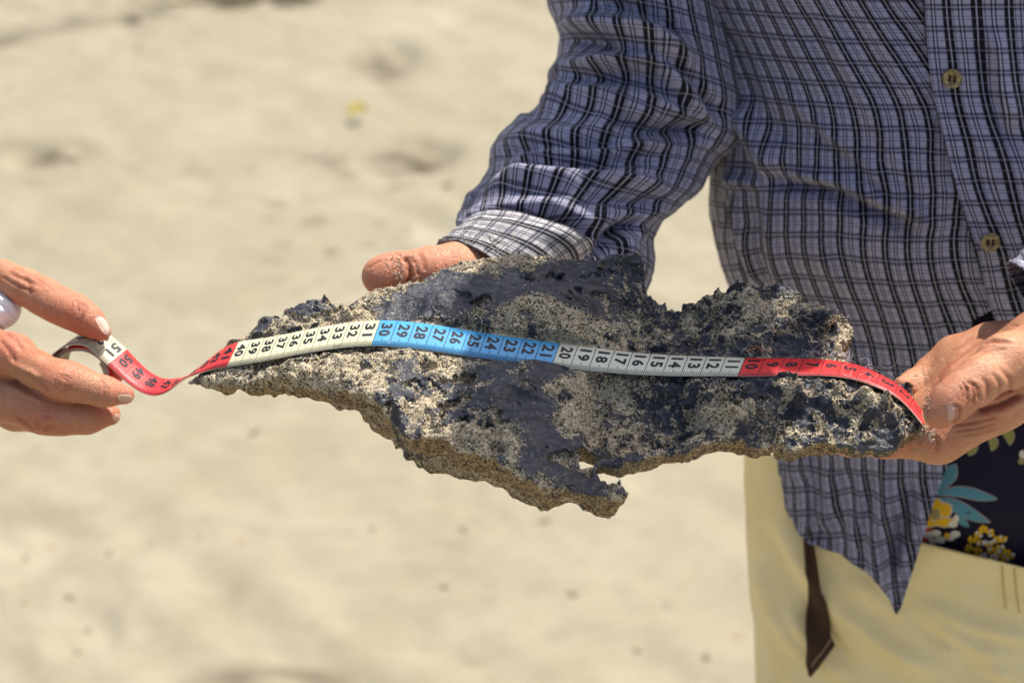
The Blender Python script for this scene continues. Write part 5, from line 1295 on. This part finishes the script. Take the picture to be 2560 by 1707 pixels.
# --- body: hands, arms, head (one mesh)
def man_body():
    # right hand under the slab, thumb on its back edge
    S = hand_sdf((880, 560), (1420, 1060), 1.03, 1.24, 0.0010)
    f = None
    for q in ([(1330, 650, 1.185, 92), (1215, 745, 1.152, 62)], [(1330, 650, 1.185, 92), (1270, 765, 1.155, 60)], [(1330, 650, 1.185, 92), (1330, 780, 1.16, 56)], [(1390, 610, 1.20, 92), (1330, 650, 1.185, 92)]):
        g = S.chain(C4(q), .004); f = g if f is None else smin(f, g, .012)
    S.F = f
    for q in ([(1215, 745, 1.152, 50), (1225, 850, 1.128, 36), (1235, 930, 1.108, 32), (1240, 980, 1.098, 27)], [(1270, 765, 1.155, 48), (1290, 870, 1.128, 36), (1305, 960, 1.106, 31), (1310, 1005, 1.096, 26)], [(1330, 780, 1.16, 46), (1350, 880, 1.132, 34), (1365, 960, 1.11, 30), (1370, 1000, 1.102, 25)]):
        S.add(S.chain(C4(q), .005), .005)
    S.add(S.chain(C4([(1300, 665, 1.165, 80), (1210, 678, 1.132, 78), (1140, 676, 1.114, 66), (1075, 675, 1.106, 54), (1030, 678, 1.103, 44), (1000, 682, 1.102, 46), (965, 688, 1.101, 47), (950, 691, 1.101, 44)]), .006), .010)
    V, Q = S.mesh()
    V, c1 = apply_creases(V, Q, [([(1008, 640), (1022, 658), (1027, 690), (1014, 722)], 6, .0018), ([(1024, 640), (1038, 658), (1046, 690)], 5, .0008), ([(1042, 630), (1055, 650), (1062, 680)], 6, .0005), ([(985, 632), (1000, 640), (1014, 652)], 3, .0004), ([(920, 672), (935, 660), (955, 650)], 3, .0005)])
    nb = tri_bvh(V, Q)
    # left hand under the right end
    S = hand_sdf((2030, 760), (2760, 1230), 0.94, 1.17, 0.0010)
    f = None
    for q in ([(2640, 900, 1.040, 108), (2480, 1000, 1.024, 82), (2345, 1090, 1.026, 66)], [(2640, 895, 1.055, 96), (2420, 985, 1.058, 70), (2320, 1035, 1.066, 50)], [(2640, 885, 1.07, 90), (2430, 935, 1.080, 66), (2330, 980, 1.088, 48)], [(2640, 870, 1.08, 78), (2480, 868, 1.096, 56), (2385, 893, 1.100, 50)], [(2760, 880, 1.07, 105), (2640, 890, 1.05, 105)]):
        g = S.chain(C4(q), .006); f = g if f is None else smin(f, g, .020)
    S.F = f
    for q in ([(2345, 1090, 1.026, 64), (2215, 1101, 1.040, 42), (2130, 1104, 1.046, 34), (2098, 1105, 1.048, 28)], [(2320, 1035, 1.066, 48), (2200, 1060, 1.076, 38), (2120, 1066, 1.082, 32)], [(2330, 980, 1.088, 46), (2230, 1010, 1.096, 36), (2170, 1010, 1.10, 30)], [(2385, 893, 1.100, 48), (2325, 928, 1.098, 36), (2282, 955, 1.088, 27), (2255, 960, 1.078, 20)]):
        S.add(S.chain(C4(q), .005), .005)
    S.add(S.chain(C4([(2610, 880, 1.022, 88), (2515, 903, .994, 64), (2450, 946, .982, 51), (2408, 979, .978, 46), (2376, 1006, .977, 45), (2349, 1033, .977, 39)]), .006), .0045)
    S.F += 0.0003 * noise3(*S.ax, 0.007, 94) + 0.0004 * noise3(*S.ax, 0.014, 95)
    V2, Q2 = S.mesh()
    V2, c2 = apply_creases(V2, Q2, [([(2404, 953), (2417, 972), (2417, 1000)], 3.5, .0006), ([(2414, 949), (2432, 966), (2436, 990), (2430, 1010)], 3.5, .0007), ([(2427, 952), (2443, 970), (2446, 1000)], 3.5, .0006), ([(2395, 960), (2407, 978), (2408, 996)], 3, .0004), ([(2455, 940), (2468, 965), (2470, 995)], 5, .0004),
                                 ([(2352, 930), (2390, 895), (2430, 868), (2480, 852), (2540, 858)], 4, .0008), ([(2340, 950), (2352, 930), (2372, 905)], 6, .0012), ([(2375, 880), (2420, 850), (2470, 835)], 4, .0005), ([(2420, 905), (2460, 880), (2520, 872)], 3, .0003),
                                 ([(2380, 1064), (2430, 1058), (2500, 1040)], 3.5, .0006), ([(2385, 1078), (2440, 1072), (2490, 1058)], 3, .0005), ([(2400, 1090), (2450, 1083), (2500, 1068)], 3, .0004), ([(2440, 1030), (2500, 1014), (2560, 985)], 7, .0026), ([(2335, 1085), (2345, 1105), (2340, 1130)], 5, .0005),
                                 ([(2480, 930), (2500, 960), (2495, 990)], 5, .0004), ([(2500, 920), (2525, 950), (2525, 985)], 5, .0004), ([(2140, 1128), (2150, 1138), (2150, 1148)], 3, .0006), ([(2470, 800), (2520, 808), (2560, 825)], 4, .0004), ([(2372, 1022), (2390, 1012), (2400, 1020), (2398, 1044), (2378, 1062)], 3, .0006)])
    nb2 = tri_bvh(V2, Q2)
    # arms, torso and legs inside the clothes
    wrR = P(1390, 610, 1.20); elR = P(1540, 400, 1.262); shR = P(1830, -900, 1.25)
    wrL = P(2740, 880, 1.07); elL = P(3270, 420, 1.19); shL = P(3000, -900, 1.20)
    tc = (P(1790, 500, 1.31) + P(3195, 500, 1.31)) / 2; tx, ty = tc[0], tc[1]
    B = Sdf((-0.15, -0.12, 0.0), (0.75, 0.62, 1.55), 0.010)
    B.add(B.chain([(wrR, .022), (elR, .030), (shR, .040)], .02), 0)
    B.add(B.chain([(wrL, .024), (elL, .038), (shL, .046)], .02), .01)
    for sg in (-1, 1):
        B.add(B.chain([(np.array([tx + .02 + sg * .045, ty + .01, .88]), .070), (np.array([tx + sg * .055, ty + .03, 1.12]), .080), (np.array([tx + sg * .05, ty + .05, 1.36]), .065)], .04), .05)
        B.add(B.chain([(np.array([tx + .02 + sg * .065, ty + .02, .84]), .068), (np.array([tx + .02 + sg * .085, ty + .02, .46]), .055), (np.array([tx + sg * .085, ty + .02, .08]), .040), (np.array([tx + sg * .09, ty - .13, .035]), .034)], .02), .03)
    hc = HEAD
    B.add(B.chain([(np.array([tx, ty + .03, 1.38]), .06), (np.array([hc[0], hc[1] + .03, hc[2] - .06]), .055)], .02), .04)
    V3, Q3 = B.mesh()
    # head with a face looking down at the slab
    H = Sdf(hc - .16, hc + .16, .0035); dn = np.array([-0.25, -0.75, -0.6]); dn /= np.linalg.norm(dn); upv = np.array([0, -.55, .83]); upv -= dn * (upv @ dn); upv /= np.linalg.norm(upv); sd = np.cross(dn, upv)
    def hp(f_, u_, s_): return hc + dn * f_ + upv * u_ + sd * s_
    H.F = H.chain([(hp(-.02, .02, 0), .072), (hp(.01, .015, 0), .070)], .02); H.add(H.chain([(hp(.035, -.04, 0), .052), (hp(.045, -.075, 0), .036)], .02), .03)
    H.add(H.chain([(hp(.095, .0, 0), .008), (hp(.108, -.028, 0), .013)], .004), .010)
    for s_ in (-1, 1):
        H.add(H.chain([(hp(.080, .018, s_ * .015), .010), (hp(.076, .020, s_ * .045), .009)], .006), .008); H.add(H.ell(hp(.078, .002, s_ * .031), (.012, .012, .012)), .004)
        H.add(H.chain([(hp(-.005, .015, s_ * .086), .013), (hp(.002, -.03, s_ * .080), .010)], .006), .008)
        H.add(H.chain([(hp(.083, -.052, s_ * .006), .007), (hp(.074, -.054, s_ * .022), .005)], .004), .005)
    V4, Q4 = H.mesh()
    o1 = len(V); o2 = o1 + len(V2); o3 = o2 + len(V3)
    VV = np.concatenate([V, V2, V3, V4]); QQ = np.concatenate([Q, Q2 + o1, Q3 + o2, Q4 + o3])
    body = obj('body', VV, QQ, SKIN_MAN, MAN, attrs={'crease': np.concatenate([c1, c2, np.zeros(len(V3) + len(V4))]), 'flush': np.concatenate([flush(V, ((940, 700, 1.095, 75), (1040, 690, 1.10, 40))), flush(V2, ((2345, 1040, .98, 60), (2300, 1085, 1.01, 60), (2355, 930, 1.06, 50), (2200, 1125, 1.03, 80))), np.zeros(len(V3) + len(V4))])})
    nail(nb2, [(2366, 1007), (2388, 1010), (2386, 1044), (2370, 1058)], 'thumb_nail', NAIL, MAN, None, 0.0005)
    # hat and hair
    hat = Bag(); n = 48; prof = [(.0, .108), (.040, .106), (.062, .092), (.072, .066), (.075, .040), (.077, .036), (.079, .034), (.079, .031), (.074, .033), (.071, .064), (.0, .101)]
    Vh = [hp(0, z, 0) + r * (math.cos(2 * math.pi * k / n) * (dn * 1.08) + math.sin(2 * math.pi * k / n) * sd) for r, z in prof for k in range(n)]
    hat.add(Vh, grid_faces(len(prof), n, True))
    bill = []; nb_ = 17
    for i in range(6):
        for j in range(nb_):
            a = -1.15 + 2.3 * j / (nb_ - 1); r = .082 + (.050 * math.cos(a * 1.15)) * i / 5
            bill.append(hp(r * math.cos(a) * 1.08, .040 - .014 * (i / 5) - .012 * math.sin(a) ** 2, r * math.sin(a)))
    bill = np.array(bill); hat.add(bill, grid_faces(6, nb_)); hat.add(bill - upv * .003, grid_faces(6, nb_, flip=True))
    hat.build('cap', plain('cap_cloth', (0.10, 0.11, 0.14), 0.9, 0.2), MAN)
    # sand stuck to the skin
    r = np.random.default_rng(12); pts = []; nn = []
    for bv, cx, cy, sx, sy, k in ((nb, 992, 672, 14, 24, 90), (nb, 985, 650, 26, 8, 30), (nb, 1045, 690, 14, 22, 40), (nb, 1110, 690, 40, 14, 30), (nb2, 2318, 1000, 6, 30, 70), (nb2, 2300, 1082, 16, 10, 150), (nb2, 2330, 1088, 10, 9, 50), (nb2, 2290, 1110, 40, 14, 35), (nb2, 2300, 930, 20, 18, 40)):
        for _ in range(k):
            l, n_ = shoot(bv, r.normal(cx, sx), r.normal(cy, sy))
            if l is not None: pts.append(l); nn.append(n_)
    grains('sand_grains', np.array(pts), np.array(nn), 0.00025, 0.00055, GRAIN, MAN, 14)
HEAD = on_slab(1605, 805) + np.array([.40, .40, 1.0]) * 0.50
man_body()
